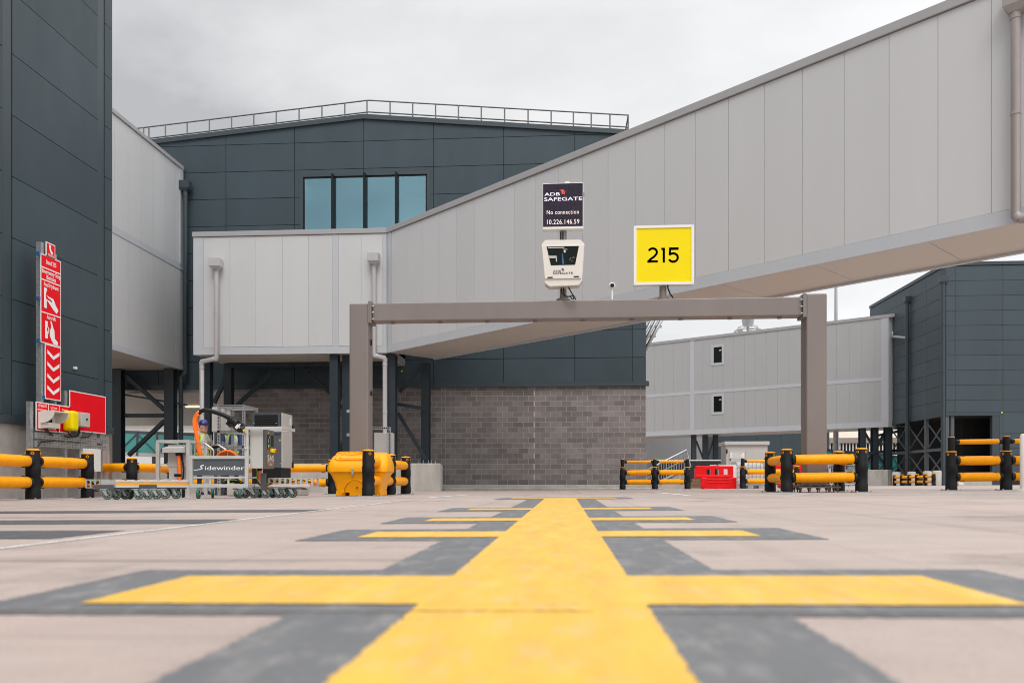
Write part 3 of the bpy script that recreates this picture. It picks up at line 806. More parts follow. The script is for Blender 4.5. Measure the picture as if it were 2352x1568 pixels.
for u, v_ in (((533, 837), (492, 925)), ((645, 837), (545, 930)), ((682, 837), (762, 905)), ((800, 860), (776, 925)), ((778, 930), (800, 945)), ((800, 990), (778, 1040))): B.bar(a(*u), a(*v_), .15)
B.build_split('brace', T)
for x, x2, yt, yb in ((497, 463, 594, 822), (859, 884, 582, 819)):
    p = P(x, 600, YF - .16); p2 = P(x2, 600, YF + .0)
    zt, zb3 = zat(x, yt + 20, YF - .16), zat(x, yb, YF - .16)
    if x == 859: zb3 = fb - .1
    o = downpipe(T, 'downpipe', [(p.x, YF - .16, zt), (p.x, YF - .16, zb3 + .03), (p.x + .03 * (1 if x2 > x else -1), YF - .15, zb3 - .03), (p2.x, YF + .0, zb3 - .10), (p2.x, YF + .02, zb3 - .20), (p2.x, YF + .02, 1.0)], .088, (p.x, YF - .22, zt), m_pipe, hw=.215)

# ------------------------------------------------------------------ long angled passenger bridge
uc = (.6855, -.7281)                                      # direction in camera right / forward
U = V((CT * uc[0] - ST * uc[1], ST * uc[0] + CT * uc[1], 0)); NB = V((-U.y, U.x, 0))
if NB.y > 0: NB = -NB                                     # near side normal
O = V((fx1 + .02, YF, 0)); LB, WB = 27.0, 2.3
T = thing('passenger_bridge', 'long light grey panelled passenger bridge rising over the gantry towards the right edge', 'bridge', O)
bt = ft
mb(m_greyj).obox(O, U, NB, Z1, (0.0, LB), (-WB + .02, -.03), (fb + .05, bt - .05)).build('wall_core', T)
t0 = -8.34; pw = .974
us = [.32] + [pw * (i + 9) - (-t0) * 0 - (9 + t0) * 0 for i in range(0)]
off = (-t0 - math.floor(-t0)) * pw
us = [.30] + [off + pw * i for i in range(0, 29) if .7 < off + pw * i < LB - .2] + [LB]
B = mb(m_grey); panels(B, O - NB * .03, U, NB, us, [fb + .30, bt - .21], .009, .03); panels(B, O - NB * (WB - .02), U, -NB, us, [fb + .30, bt - .21], .009, .03); B.build('wall_panel', T)
B = mb(m_trim).obox(O, U, NB, Z1, (.03, LB), (-.05, .02), (fb, fb + .295)); B.obox(O, U, NB, Z1, (.03, LB), (-WB - .02, -WB + .1), (fb - .03, fb + .295)); B.obox(O, U, NB, Z1, (.03, .29), (-.04, .015), (fb + .3, bt - .21)); B.build('trim_band', T)
B = mb(m_coping).obox(O, U, NB, Z1, (.02, LB), (-WB - .05, .055), (bt - .2, bt + .002))
B.build('roof_coping', T, bevel=.01)
B = mb(m_soffit)
for i in range(11): B.obox(O, U, NB, Z1, (i * 2.45 + .006, (i + 1) * 2.45 - .006), (-WB + .1, -.05), (fb + .016, fb + .05))
B.build('soffit', T)
for x, y in ((899, 30.9), (978, 33.2)):
    p = P(x, 1000, y); mb(m_steel).hcol(p.x, y, .92, fb + .01, .40 if x < 950 else .34, .40).build('column', T)
a = lambda x, y: P(x, y, 32.2)
B = mb(m_steel)
for u, v_ in (((972, 836), (918, 900)), ((914, 928), (975, 938)), ((914, 948), (978, 1055))): B.bar(a(*u), a(*v_), .14)
B.build_split('brace', T)
r_ = P(2335, 300, 1)                                      # downpipe near the right edge of the picture
s_ = 21.25
pp = O + U * s_ + NB * .17
zt = fb + 4.05
B = mb(m_pipeb); 
o = downpipe(T, 'downpipe', [(pp.x, pp.y, zt), (pp.x, pp.y, fb + .12), pp + U * .06 + Z1 * (fb + .03), pp + U * .9 + Z1 * (fb - .05)], .085, None, m_pipeb)
h = mb(m_pipeb).obox(pp + Z1 * zt, U, NB, Z1, (-.19, .45), (-.15, .16), (.05, .36))
h.prism([pp + Z1 * (zt + .05) + U * -.19 + NB * .16, pp + Z1 * (zt + .05) + U * .45 + NB * .16, pp + Z1 * (zt - .08) + U * .09 + NB * .1, pp + Z1 * (zt - .08) + U * -.09 + NB * .1], NB * -.28)
h.build('hopper', o)

# plinth carrying the columns
xa_, xb_ = px2X(1012, 29.9), px2X(1017, 34.0)
tag(mb(m_conc).prism([(-20, 29.9, -.6), (xa_, 29.9, -.6), (xb_, 34.0, -.6), (-20, 34.0, -.6)], (0, 0, 1.52)).build('concrete_plinth', bevel=.03), 'long pale concrete plinth carrying the dark bridge columns', 'plinth')
B = mb(m_galv)
for x in (962, 972, 984, 991, 1000): 
    p = P(x, 1050, 33); B.cyl((p.x, 33, .92), (p.x, 33, 1.12), .022, 8)
p = P(978, 1050, 33.2); B.box(p.x - .35, p.x + .35, 32.85, 33.55, .921, .95)
tag(B.build('anchor_plate'), 'steel base plate with upright anchor bolts on the concrete plinth', 'base plate')
# ------------------------------------------------------------------ far right two storey link
T = thing('link_corridor', 'far two storey pale grey corridor with two small windows, behind the right gantry leg', 'building', (22, 68, 0))
pa, pb = P(1440, 1000, 0.0001), None
def camxy(px, dep):
    r = (px - CX) / FPX * dep; return V((CT * r - ST * dep, ST * r + CT * dep, 0))
q0, q1 = camxy(1484, 76.6), camxy(2040, 63.3)
U2 = (q1 - q0).normalized(); N2 = V((U2.y, -U2.x, 0)); L2 = (q1 - q0).length
q0 = q0 - U2 * 6; L2 += 6
b2, t2 = 4.56, 13.5
ms = ZC + (1105 - 873) * 63.3 / FPX; mt = ZC + (1105 - 864.5) * 63.3 / FPX
mb(m_greyj).obox(q0, U2, N2, Z1, (0, L2), (-4.5, -.04), (b2 + .05, t2 - .05)).build('wall_core', T)
us = [L2 - .985 * i for i in range(int(L2 / .985), -1, -1)]
def uat(px):                          # distance along the face seen at picture column px
    a_, b_, _ = ray(px, 1000); d = V((a_, b_, 0)); n = N2; t = q0.dot(n) / d.dot(n); return (d * t - q0).dot(U2), t * (CT * b_ - ST * a_)
wins = []
for ya, yb in ((789.5, 837), (903, 950.5)):
    u0, d0 = uat(1634); u1, d1 = uat(1663.6); wins.append((u0, u1, ZC + (HOR - yb) * d1 / FPX, ZC + (HOR - ya) * d1 / FPX))
B = mb(m_grey_shaded); panels(B, q0 - N2 * .04, U2, N2, us, [b2 + .45, ms], .009, .04, (), wins); panels(B, q0 - N2 * .04, U2, N2, us, [mt, t2 - .25], .009, .04, (), wins); B.build('wall_panel', T)
B = mb(m_trim).obox(q0, U2, N2, Z1, (0, L2 + .03), (-.05, .03), (b2, b2 + .45)); B.obox(q0, U2, N2, Z1, (0, L2 + .02), (-.05, .02), (ms, mt))
u0 = uat(1590)[0]; B.obox(q0, U2, N2, Z1, (u0 - .2, u0 + .2), (-.05, .024), (b2 + .45, ms)); B.obox(q0, U2, N2, Z1, (u0 - .2, u0 + .2), (-.05, .024), (mt, t2 - .25))
B.obox(q0, U2, N2, Z1, (L2 - .5, L2 + .04), (-.05, .034), (b2 + .455, t2 - .255)); B.build('trim_band', T)
q2 = q0 + U2 * L2
e2 = camxy(2058.5, 63.6); d2 = (e2 - q2); d2n = d2.normalized(); n2 = V((d2n.y, -d2n.x, 0))
mb(m_grey).obox(q2, d2n, n2, Z1, (.05, d2.length + 1.5), (-.3, 0), (b2, t2 - .25)).build('end_return', T)
mb(m_coping).obox(q0, U2, N2, Z1, (0, L2 + .5), (-4.5, .06), (t2 - .25, t2)).build('roof_coping', T)
B = mb(m_soffit).obox(q0, U2, N2, Z1, (0, L2), (-4.5, -.06), (b2 + .01, b2 + .05)); B.build('soffit', T)
for k in range(2):
    u0, u1, z0, z1 = wins[k]; B = mb(m_trim)
    for r in ((u0, u0 + .22, z0, z1), (u1 - .22, u1, z0, z1), (u0 + .22, u1 - .22, z0, z0 + .22), (u0 + .22, u1 - .22, z1 - .22, z1)): B.obox(q0, U2, N2, Z1, r[:2], (-.05, .04), r[2:])
    o = B.build('window', T)
    mb(m_dglass).obox(q0, U2, N2, Z1, (u0 + .22, u1 - .22), (-.035, -.02), (z0 + .22, z1 - .22)).build('pane', o)
    mb(EM('corridor_lamp', (1, .85, .6), .9)).obox(q0, U2, N2, Z1, (u1 - .50, u1 - .30), (-.018, -.014), (z1 - .56, z1 - .51)).build('ceiling_lamp', o)
def dcol(px, dep, w, z0=.0, z1=None, part='column', par=None):
    c = camxy(px, dep); mb(m_steel).hcol(c.x, c.y, z0, z1 or b2 + .02, w, w).build(part, par or T)
for px in (1593.5, 1619.5, 1643.5): dcol(px, 74.5, .44)
for px, d in ((1980, 64.8), (2009, 64.4), (2038, 63.9), (2067, 63.2)): dcol(px, d, .46 if px < 2060 else .3, 1.0)
B = mb(m_steel)
def db(p, q_, dep, w=.16):
    a_, b_ = camxy(p[0], dep), camxy(q_[0], dep); a_.z = ZC + (HOR - p[1]) * dep / FPX; b_.z = ZC + (HOR - q_[1]) * dep / FPX; B.bar(a_, b_, w)
db((1599, 1012), (1614, 1050), 74.5); db((1638, 1012), (1625, 1050), 74.5)
db((1986, 992), (2003, 1022), 64.6); db((2032, 992), (2016, 1022), 64.2); db((2016, 1046), (2036, 1068), 64.2); db((2000, 1046), (1986, 1068), 64.5); db((1975, 1042), (2080, 1032), 64.2, .22); db((2014, 1000), (2090, 985), 64.2, .2)
B.build_split('brace', T)
p0 = camxy(1992, 62.5)
B = mb(m_conc); c1 = camxy(2058, 60.5); c0 = camxy(1984, 61.5); B.prism([(c0.x, c0.y, -.6), (c1.x - .6, c1.y, -.6), (c1.x, c1.y + .8, -.6), (c1.x, c1.y + 6, -.6), (c0.x, c0.y + 6, -.6)], (0, 0, 1.72))
tag(B.build('concrete_plinth', bevel=.03), 'pale concrete plinth under the far corridor columns, beside low yellow barriers', 'plinth')

# ------------------------------------------------------------------ slate building on the right
XR, YR = px2X(2173, 56.4), 56.4
T = thing('pier_building', 'slate grey panelled building with braced open base and dark doorway at right', 'building', (XR, YR, 0))
rb, rt = 4.72, 15.25
yfar = px2Y(1998, XR)
ztf = PX(1998, 700, XR).z; zc_ = PX(2171, 604, XR).z
mb(m_joint).box(XR + .05, XR + 22, YR + .05, yfar, rb + .1, zc_ - .1).build('cladding_core', T)
B = mb(m_dark2)
ysr = [px2Y(x, XR) for x in (2003, 2031, 2063, 2095.5, 2132, 2166)][::-1]
ysr = [YR] + [ysr[0] + (ysr[-1] - ysr[0]) / 5 * i for i in range(6)] + [yfar]
hz = 1.018; zs = [rb + .25] + [zc_ - .25 - hz * i for i in range(9, -1, -1)]
panels(B, (XR + .05, 0, 0), Y1, -X1, ysr, zs, .02, .05)
ox0, ox1 = px2X(2196, YR), px2X(2279, YR)
usr = [XR, XR + .6, XR + .6 + 3.15, XR + .6 + 6.3, XR + .6 + 9.45, XR + 22]
panels(B, (0, YR + .05, 0), X1, NF, usr, zs, .02, .05)
panels(B, (0, YR + .05, 0), X1, NF, [ox1 + .5, usr[2], usr[3], usr[4], usr[5]], [.5, 1.5, 2.5, 3.5, zs[0]], .02, .05)
B.build('wall_panel', T)
B = mb(m_trimd).box(XR - .06, XR + 22, YR - .06, yfar, zc_ - .22, zc_ + .02); B.box(XR - .04, ox1 + .5, YR - .04, YR + .1, rb, rb + .25); B.box(XR - .042, XR + .1, YR + .1, yfar, rb, rb + .25); B.box(ox1, ox1 + .48, YR - .02, YR + .3, -.2, rb + .0); B.build('trim_band', T)
B = mb(m_joint).box(ox1 + .49, XR + 22, YR + .06, YR + .3, -.3, rb + .1); B.build('lower_wall', T)
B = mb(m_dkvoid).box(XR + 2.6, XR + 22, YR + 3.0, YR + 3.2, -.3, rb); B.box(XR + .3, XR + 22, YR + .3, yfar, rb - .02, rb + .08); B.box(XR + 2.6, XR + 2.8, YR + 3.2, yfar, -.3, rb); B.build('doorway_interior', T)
mb(m_conc).box(XR + .6, ox1, YR + .0, YR + .3, -.4, .26).build('plinth', T)
B = mb(m_mgrey)
ybr = [YR + .15, YR + 3.2, YR + 6.4, YR + 9.6, yfar - .2]
for y in ybr: mb(m_mgrey).box(XR - .0, XR + .22, y - .12, y + .12, -.2, rb).build('column', T)
for xx in (px2X(2190, YR),): mb(m_mgrey).box(xx - .1, xx + .1, YR + .1, YR + .3, -.2, rb).build('column', T)
for i in range(4):
    y0, y1 = ybr[i] + .12, ybr[i + 1] - .12
    for z0, z1 in ((.55, 2.35), (2.55, 4.5)):
        B.bar((XR + .08, y0, z0), (XR + .08, y1, z1), .075); B.bar((XR + .15, y0, z1), (XR + .15, y1, z0), .075)
    B.box(XR + .02, XR + .2, y0, y1, 2.35, 2.55); B.box(XR + .02, XR + .2, y0, y1, .38, .55)
B.build('bracing', T)
for pxx, yh in ((2083.5, 690), (2166, 644)):
    yy = px2Y(pxx, XR - .2); zz_ = PX(pxx, yh, XR - .2).z
    downpipe(T, 'downpipe', [(XR - .2, yy, zz_), (XR - .2, yy, zz_ - 6), (XR - .2, yy, -.2)], .14, (XR - .15, yy, zz_ - .1), m_trimd, hw=.26)
yy = px2Y(2083.5, XR - .2)
mb(m_galv).tube([camxy(2050, 63.4) + Z1 * 12.1, camxy(2050, 63.2) + Z1 * 11.7, (XR - .25, yy, 11.1)], .1, 10).build('side_pipe', T)
mb(m_ygreen).box(px2X(2299, YR), px2X(2301.5, YR), YR - .06, YR - .02, zat(2300, 949, YR), zat(2300, 945, YR)).build('wall_tag', T)

# ------------------------------------------------------------------ things far behind
T = thing('distant_terminal', 'distant beige roofed terminal with a strip of dark windows beyond the far columns', 'building', (60, 125, 0))
x0, x1 = px2X(1870, 125), px2X(2120, 125); z = lambda y: zat(1950, y, 125)
mb(m_beige).prism([(x0, 125, z(1005)), (x0, 140, z(975)), (x0, 140, z(1006)), (x0, 126, z(1006))], (x1 - x0, 0, 0)).build('roof', T)
mb(M('brown_fascia', (.27, .23, .20), .7, var=.1, scale=.3)).box(x0, x1, 124.9, 126, z(1017), z(1005)).build('fascia', T)
B = mb(m_dglass).box(x0, x1, 125.3, 126, z(1040), z(1017)); B.build('window', T)
B = mb(m_distw)
for i in range(34): X = x0 + (x1 - x0) * i / 33; B.box(X - .08, X + .08, 125.2, 125.3, z(1040), z(1017))
B.build('mullion', T)
mb(m_distw).box(x0, x1, 125.1, 126, -1, z(1040)).build('wall', T)
def airbridge(label, a, b, h0, h1, Y, n, skew=0, w=2.6, legs=(.2, .8)):
    """glazed airbridge: a,b pixel (x, top y) ends"""
    A, Bq = P(a[0], a[1], Y), P(b[0], b[1], Y + skew)
    T = thing('glazed_airbridge', label, 'airbridge', (A.x, Y, 0)); D = (Bq - A); h = h0
    W = V((0, w, 0))
    mb(m_teal).prism([A + Z1 * -.25, Bq + Z1 * -.25, Bq - Z1 * (h - .25), A - Z1 * (h - .25)], W).build('glazing', T)
    B = mb(m_distw); B.prism([A - Z1 * (h - .25), Bq - Z1 * (h - .25), Bq - Z1 * (h - .0), A - Z1 * (h - .0)], W + V((0, .05, 0))); B.build('floor_edge', T)
    B = mb(m_mgrey); B.prism([A, Bq, Bq - Z1 * .25, A - Z1 * .25], W + V((0, .06, 0)))
    for i in range(n + 1):
        p = A + D * i / n; B.obox(p + V((0, -.06, 0)), X1, Y1, Z1, (-.07, .07), (0, .05), (-h, 0))
        if i < n and i % 2 == 0: B.bar(p + V((0, -.05, -.2)), A + D * (i + 1) / n + V((0, -.05, -h + .2)), .06)
        elif i < n: B.bar(p + V((0, -.05, -h + .2)), A + D * (i + 1) / n + V((0, -.05, -.2)), .06)
    B.build('frame', T)
    for f in legs:
        p = A + D * f; mb(m_mgrey).box(p.x - .2, p.x + .2, p.y + w / 2 - .2, p.y + w / 2 + .2, -.6, p.z - h).build('leg', T)
airbridge('teal glazed airbridge seen between the far columns at right', (1880, 1028), (2110, 1051), 1.75, 0, 78, 7)
airbridge('teal glazed airbridge seen under the left link corridor', (225, 986), (452, 994), 1.95, 0, 60, 5, legs=(.5,))
T = thing('distant_building', 'far pale grey building with dark eaves seen through the left undercroft', 'building', (-52, 95, 0))
x0, x1 = px2X(180, 95), px2X(560, 95); mb(m_distw).box(x0, x1, 95, 110, -1, zat(300, 966, 95)).build('wall', T); mb(m_beige).box(x0 - 1, x1 + 1, 94, 111, zat(300, 966, 95), zat(300, 958, 95)).build('roof', T)
T = thing('rear_shed', 'slate panelled shed beyond the far corridor, behind the pale cabinet', 'building', (30, 90, 0))
x0, x1 = px2X(1628, 92), px2X(1905, 92); z = zat(1700, 985, 92)
B = mb(m_dark2); panels(B, (0, 92, 0), X1, NF, [x0 + (x1 - x0) / 5 * i for i in range(6)], [-.8, z], .03, .05); B.build('wall_panel', T); mb(m_joint).box(x0 + .1, x1 - .1, 92, 100, -1, z - .05).build('core', T)
T = thing('pale_shed', 'pale grey clad building just right of the block wall, behind the stair rails', 'building', (24, 84, 0))
x0, x1 = px2X(1462, 85), px2X(1626, 85); z = zat(1500, 1004, 85)
B = mb(m_distw); panels(B, (0, 85, 0), X1, NF, [x0 + (x1 - x0) / 6 * i for i in range(7)], [-.8, z - .5], .03, .05); B.build('wall_panel', T)
mb(m_trim).box(x0 + .1, x1 - .1, 84.9, 92, -1, z).build('core', T)
# lighting masts
def mast(px, ytop, Y, r, label, head=True):
    b = P(px, 1000, Y); T = thing('light_mast', label, 'mast', (b.x, Y, gz(b.x, Y))); zt = zat(px, ytop, Y)
    mb(m_galv).cyl((b.x, Y, gz(b.x, Y)), (b.x, Y, zt), r, 12, r * .45).build('pole', T)
    if head:
        c = V((b.x, Y, zat(px, 752, Y))); B = mb(m_galv); B.torus(c, Z1, 1.25, .05, 20); B.cyl(c + Z1 * .2, c + Z1 * 1.0, .65, 14, .8); B.bar(c - X1 * 1.2, c + X1 * 1.2, .07); B.bar(c - Y1 * 1.2, c + Y1 * 1.2, .07); B.build('head_frame', T)
        for i in range(7):
            a = i * .9 + .3; q = c + V((1.45 * math.cos(a), 1.45 * math.sin(a), -.35)); L_ = mb(m_lgrey); R = Matrix.Rotation(a, 3, 'Z') @ Matrix.Rotation(.5, 3, 'Y'); L_.bbox(-.28, .28, -.32, .32, -.12, .12, .03, 1, q, R); L_.build('floodlight', T)
mast(1718, 736, 105, .35, 'tall floodlight mast with a ring of lamps above the far corridor roof')
mast(1920, 655, 72, .27, 'plain tapering grey mast rising past the right gantry post', False)

# dark container, cabinet, tank, stairs
x0, x1 = px2X(1497, 47), px2X(1672, 47); g = gz(10, 47)
T = thing('site_container', 'black container with white roof edge behind the red water barrier', 'container', ((x0 + x1) / 2, 47, g))
zt = zat(1600, 1058, 47); mb(m_cont).bbox(x0, x1, 47, 49.6, g, zt, .02).build('body', T); mb(m_white).box(x0 - .03, x1 + .03, 46.97, 49.65, zt + .002, zt + .07).build('roof_edge', T)
for pa_, pb_ in ((1560, 1577), (1608, 1624), (1628, 1649)):
    a_, b_ = P(pa_, 1068, 47), P(pb_, 1112, 47); d = mb(m_blackp).box(a_.x, b_.x, 46.96, 46.99, b_.z, a_.z).build('door', T); mb(m_white).box(b_.x - .25, b_.x - .2, 46.93, 46.955, a_.z - .5, a_.z - .3).build('handle', d)
a_, b_ = P(1630, 1067, 47), P(1648, 1105, 47); B = mb(m_white)
for r in ((a_.x, a_.x + .04, b_.z, a_.z), (b_.x - .04, b_.x, b_.z, a_.z), (a_.x + .04, b_.x - .04, a_.z - .04, a_.z)): B.box(r[0], r[1], 46.92, 46.955, r[2], r[3])
B.build('door_frame', T)
c = P(1658, 1080, 46); T = thing('meter_box', 'small pale grey box standing against the black container', 'box', (c.x, 46, g))
a_, b_ = P(1650, 1066, 46), P(1672, 1100, 46); mb(m_lgrey).bbox(a_.x, b_.x, 46, 46.5, b_.z, a_.z, .015).build('body', T); mb(m_galv).box(a_.x + .05, b_.x - .05, 46.1, 46.4, g, b_.z - .003).build('stand', T)

Yc = 38.0; a_, b_ = P(1668, 1022, Yc), P(1763, 1122, Yc); g = gz(a_.x, Yc)
T = thing('switch_cabinet', 'tall pale grey double door cabinet with overhanging flat roof', 'cabinet', ((a_.x + b_.x) / 2, Yc, g))
mb(m_lgrey).box(a_.x, b_.x, Yc, Yc + 1.3, g, a_.z).build('body', T, bevel=.01)
mb(m_lgrey).box(a_.x - .09, b_.x + .07, Yc - .1, Yc + 1.4, a_.z + .002, a_.z + .17).build('roof', T, bevel=.015)
mx_ = (a_.x + b_.x) / 2 - .06; zt = a_.z - .28
for u0, u1 in ((a_.x + .14, mx_ - .006), (mx_ + .006, b_.x - .1)):
    d = mb(m_lgrey).box(u0, u1, Yc - .025, Yc - .001, g + .15, zt).build('door', T, bevel=.004)
    xh = u0 + .04 if u0 < mx_ - .1 else u1 - .04
    h = mb(m_blackp).box(xh - .02, xh + .02, Yc - .05, Yc - .027, zt - .45, zt - .35); h.box(xh - .02, xh + .02, Yc - .05, Yc - .027, g + .5, g + .6); h.build('hinge', d)
p = P(1693, 1045, Yc); mb(m_white).box(p.x - .33, p.x + .33, Yc - .03, Yc - .027, p.z - .13, p.z + .13).build('label_plate', T)
B = MB()
for i in range(4): B.mat(m_mgrey).box(p.x - .25 + .03 * (i % 2), p.x + .25 - .04 * (i % 3), Yc - .034, Yc - .0305, p.z + .075 - i * .05, p.z + .09 - i * .05)
B.build('label_print', T)
p = P(1671.5, 1036, Yc); mb(m_blackp).box(a_.x - .01, a_.x + .06, Yc - .02, Yc - .001, p.z - .1, p.z + .1).build('lock', T)

Yi = 34.5; a_, b_ = P(1691, 1060, Yi), P(1756, 1121, Yi); g = gz(a_.x, Yi)
T = thing('water_tank', 'caged milky white bulk tank on a pallet beside the pale cabinet', 'tank', ((a_.x + b_.x) / 2, Yi, g))
mb(m_clear).bbox(a_.x + .04, b_.x - .04, Yi + .04, Yi + 1.0, g + .16, a_.z - .06, .07, 3).build('bottle', T)
B = mb(m_galv)
for i in range(6):
    zc2 = g + .16 + (a_.z - g - .18) * i / 5
    for s in ((a_.x, Yi, b_.x, Yi), (b_.x, Yi, b_.x, Yi + 1.04), (a_.x, Yi, a_.x, Yi + 1.04), (a_.x, Yi + 1.04, b_.x, Yi + 1.04)): B.cyl((s[0], s[1], zc2), (s[2], s[3], zc2), .012, 6)
for i in range(8):
    X = a_.x + (b_.x - a_.x) * i / 7; B.cyl((X, Yi - .005, g + .14), (X, Yi - .005, a_.z), .011, 6); B.cyl((b_.x + .005, Yi + 1.04 * i / 7, g + .14), (b_.x + .005, Yi + 1.04 * i / 7, a_.z), .011, 6); B.cyl((a_.x - .005, Yi + 1.04 * i / 7, g + .14), (a_.x - .005, Yi + 1.04 * i / 7, a_.z), .011, 6)
B.build('cage', T)
B = mb(m_galv); 
for i in range(3): X = a_.x + (b_.x - a_.x) * (.04 + .38 * i); B.box(X, X + .16, Yi, Yi + 1.04, g, g + .13)
B.build('pallet', T)

def water_barrier(label, x0, x1, Y, ytop, holes=True):
    a_, b_ = P(x0, ytop, Y), P(x1, 1121, Y); g = gz(a_.x, Y); h = a_.z - g; l = b_.x - a_.x
    T = thing('water_barrier', label, 'barrier', ((a_.x + b_.x) / 2, Y, g), 'red plastic water barriers')
    X = lambda f: a_.x + l * f; Zf = lambda f: g + h * f
    B = mb(m_redp); d = .34
    # body cells around three windows
    lo, hi = .62, .86
    B.bbox(X(.155), X(1), Y - d * .5, Y + d * .5, Zf(.02), Zf(.50), .03)
    B.bbox(X(.0), X(.93), Y - d * .32, Y + d * .32, Zf(.47), Zf(lo), .02)
    hx = [(.285, .39), (.49, .60), (.70, .81)]; ed = [0] + [q for k in hx for q in k] + [.93]
    for i in range(0, 8, 2): B.bbox(X(ed[i]), X(ed[i + 1]), Y - d * .3, Y + d * .3, Zf(lo - .02), Zf(hi + .02), .015)
    B.bbox(X(0.03), X(.93), Y - d * .32, Y + d * .32, Zf(hi), Zf(1), .025)
    for k in range(3): B.bbox(X(.29), X(.83), Y - d * .56, Y - d * .28, Zf(.26 + .12 * k), Zf(.32 + .12 * k), .014)
    B.build('body', T)
    B = mb(m_redp); 
    for f in (.2, .52, .84): B.bbox(X(f), X(f + .14), Y - d * .52, Y + d * .52, g, Zf(.05), .01)
    B.build('foot', T)
    return T
water_barrier('red plastic water barrier with three square openings, fully in view', 1595, 1690, 33.0, 1069.5)
water_barrier('red plastic water barrier half hidden behind the right gantry post', 1776, 1850, 35.5, 1068)
c = P(1686, 1082, 33.6); T = thing('water_barrier', 'white plastic water barrier peeking out behind the red one', 'barrier', (c.x, 33.6, gz(c.x, 33.6)))
a_, b_ = P(1655, 1068, 33.7), P(1691, 1100, 33.7); mb(m_white).bbox(a_.x, b_.x, 33.6, 33.9, gz(c.x, 33.7), a_.z, .03).build('body', T)

# stair with galvanised rails
Ys = 43.0; T = thing('access_stair', 'grey galvanised stair with slanting barred handrails behind the yellow barrier', 'stair', (6, Ys, gz(6, Ys)))
B = mb(m_galv)
for (dy, ) in ((0,), (1.2,)):
    a_, b_, e_ = P(1484, 1080, Ys + dy), P(1577, 1033, Ys + dy), P(1586, 1072, Ys + dy)
    lo1 = V((a_.x, a_.y, a_.z - .95)); lo2 = V((b_.x, b_.y, b_.z - 1.0))
    B.tube([a_, b_, e_], .05, 8); B.tube([lo1, lo2], .045, 8); B.tube([a_ - Z1 * .45, b_ - Z1 * .5], .025, 8) if dy else None
    for i in range(17):
        t = i / 16; B.cyl(lo1.lerp(lo2, t), a_.lerp(b_, t), .03, 6)
    for t in (.0, .5, 1.0): B.cyl(a_.lerp(b_, t), V((a_.lerp(b_, t).x, Ys + dy, -.5)), .035, 8)
B.build('handrail', T)
B = mb(m_conc)
for i in range(7):
    t0_, t1_ = i / 7, (i + 1) / 7; q = lo1.lerp(lo2, t0_); q2_ = lo1.lerp(lo2, t1_); B.box(q.x, q2_.x + .01, Ys + .05, Ys + 1.15, -.5, q.z + .05)
B.build('step', T)
c = P(1500, 1119, 38); tag(mb(m_conc).box(px2X(1487, 38), px2X(1586, 38), 38, 38.6, -.6, zat(1500, 1107, 38)).build('kerb_block', bevel=.02), 'low grey concrete edging behind the far yellow barrier', 'edging')
c = P(1605, 1100, 41); T = thing('timber_stack', 'low stack of brown timber behind the red water barrier', 'timber', (c.x, 41, gz(c.x, 41)))
for i in range(3): mb(m_wood).bbox(px2X(1585, 41) + .05 * i, px2X(1665, 41) - .1 * i, 41 + .02 * i, 41.5, gz(c.x, 41) + .16 * i, gz(c.x, 41) + .16 * i + .15, .01).build('board', T)
c = P(1520, 1060, 52); tag(mb(m_gtarp).bbox(c.x - .55, c.x + .35, 52, 53, gz(c.x, 52), zat(1520, 1053, 52), .05).build('green_bin'), 'green bin beside the end of the black container', 'bin')
# pedestrian fence behind the right gantry leg
Yp = 40; x0, x1 = px2X(1903, Yp), px2X(1965, Yp); g = gz(x0, Yp)
T = thing('crowd_fence', 'grey barred crowd fence behind the right gantry barrier', 'fence', (x0, Yp, g)); B = mb(m_galv)
B.tube([(x0, Yp, g + .15), (x0, Yp, g + 1.1), (x1, Yp, g + 1.1), (x1, Yp, g + .15), (x0, Yp, g + .15)], .022, 8)
for i in range(1, 14): X = x0 + (x1 - x0) * i / 14; B.cyl((X, Yp, g + .15), (X, Yp, g + 1.1), .009, 6)
B.build('bars', T)
for X in (x0 + .25, x1 - .25): mb(m_galv).tube([(X, Yp - .3, g + .01), (X, Yp, g + .2), (X, Yp + .3, g + .01)], .02, 8).build('foot', T)
# cream bollard at the right picture edge
c = PG(2356, 1128.5); T = thing('bollard', 'cream painted bollard in a concrete pad at the right edge', 'bollard', c)
mb(m_cream).lathe([(.095, -.05), (.095, zat(2350, 1000, c.y) - c.z), (.07, zat(2350, 996, c.y) - c.z), (.01, zat(2350, 995, c.y) - c.z)], c, 24).build('post', T)
mb(m_conc).lathe([(.24, -.05), (.20, .035), (.12, .06), (.1, .06)], c, 16).build('pad', T)
for i, px in enumerate((2058, 2094, 2130, 2152)):
    yy = 53.2 + (3 - i) * 1.9; c = V((px2X(px, yy), yy, 0)); c.z = gz(c.x, c.y)
    tag(mb(m_conc).lathe([(.27, -.1), (.27, .92), (.22, .97), (.01, .98)], c, 20).build('bollard'), 'thick pale round bollard behind the low far barrier', 'bollard', 'pale bollards under the slate building')
for px in (2190, 2206):
    c = V((px2X(px, 52.5), 52.5, 0)); c.z = gz(c.x, 52.5)
    tag(mb(m_cream).box(c.x - .16, c.x + .16, 52.4, 52.7, c.z, c.z + .72).build('guard_post', bevel=.04), 'square cream guard post in front of the dark doorway', 'post', 'cream posts at the doorway')

person('worker in orange with a red hood behind the stair rails', (px2X(1531, 56), 56, gz(10, 56)), -2.2, m_orangecl, None, m_helmr, True, 'work')
person('worker in yellow hi vis with dark cap behind the stair rails', (px2X(1550, 56.5), 56.5, gz(10, 56)), -1.2, m_hivis, m_hivis, m_helmb, True, 'work')
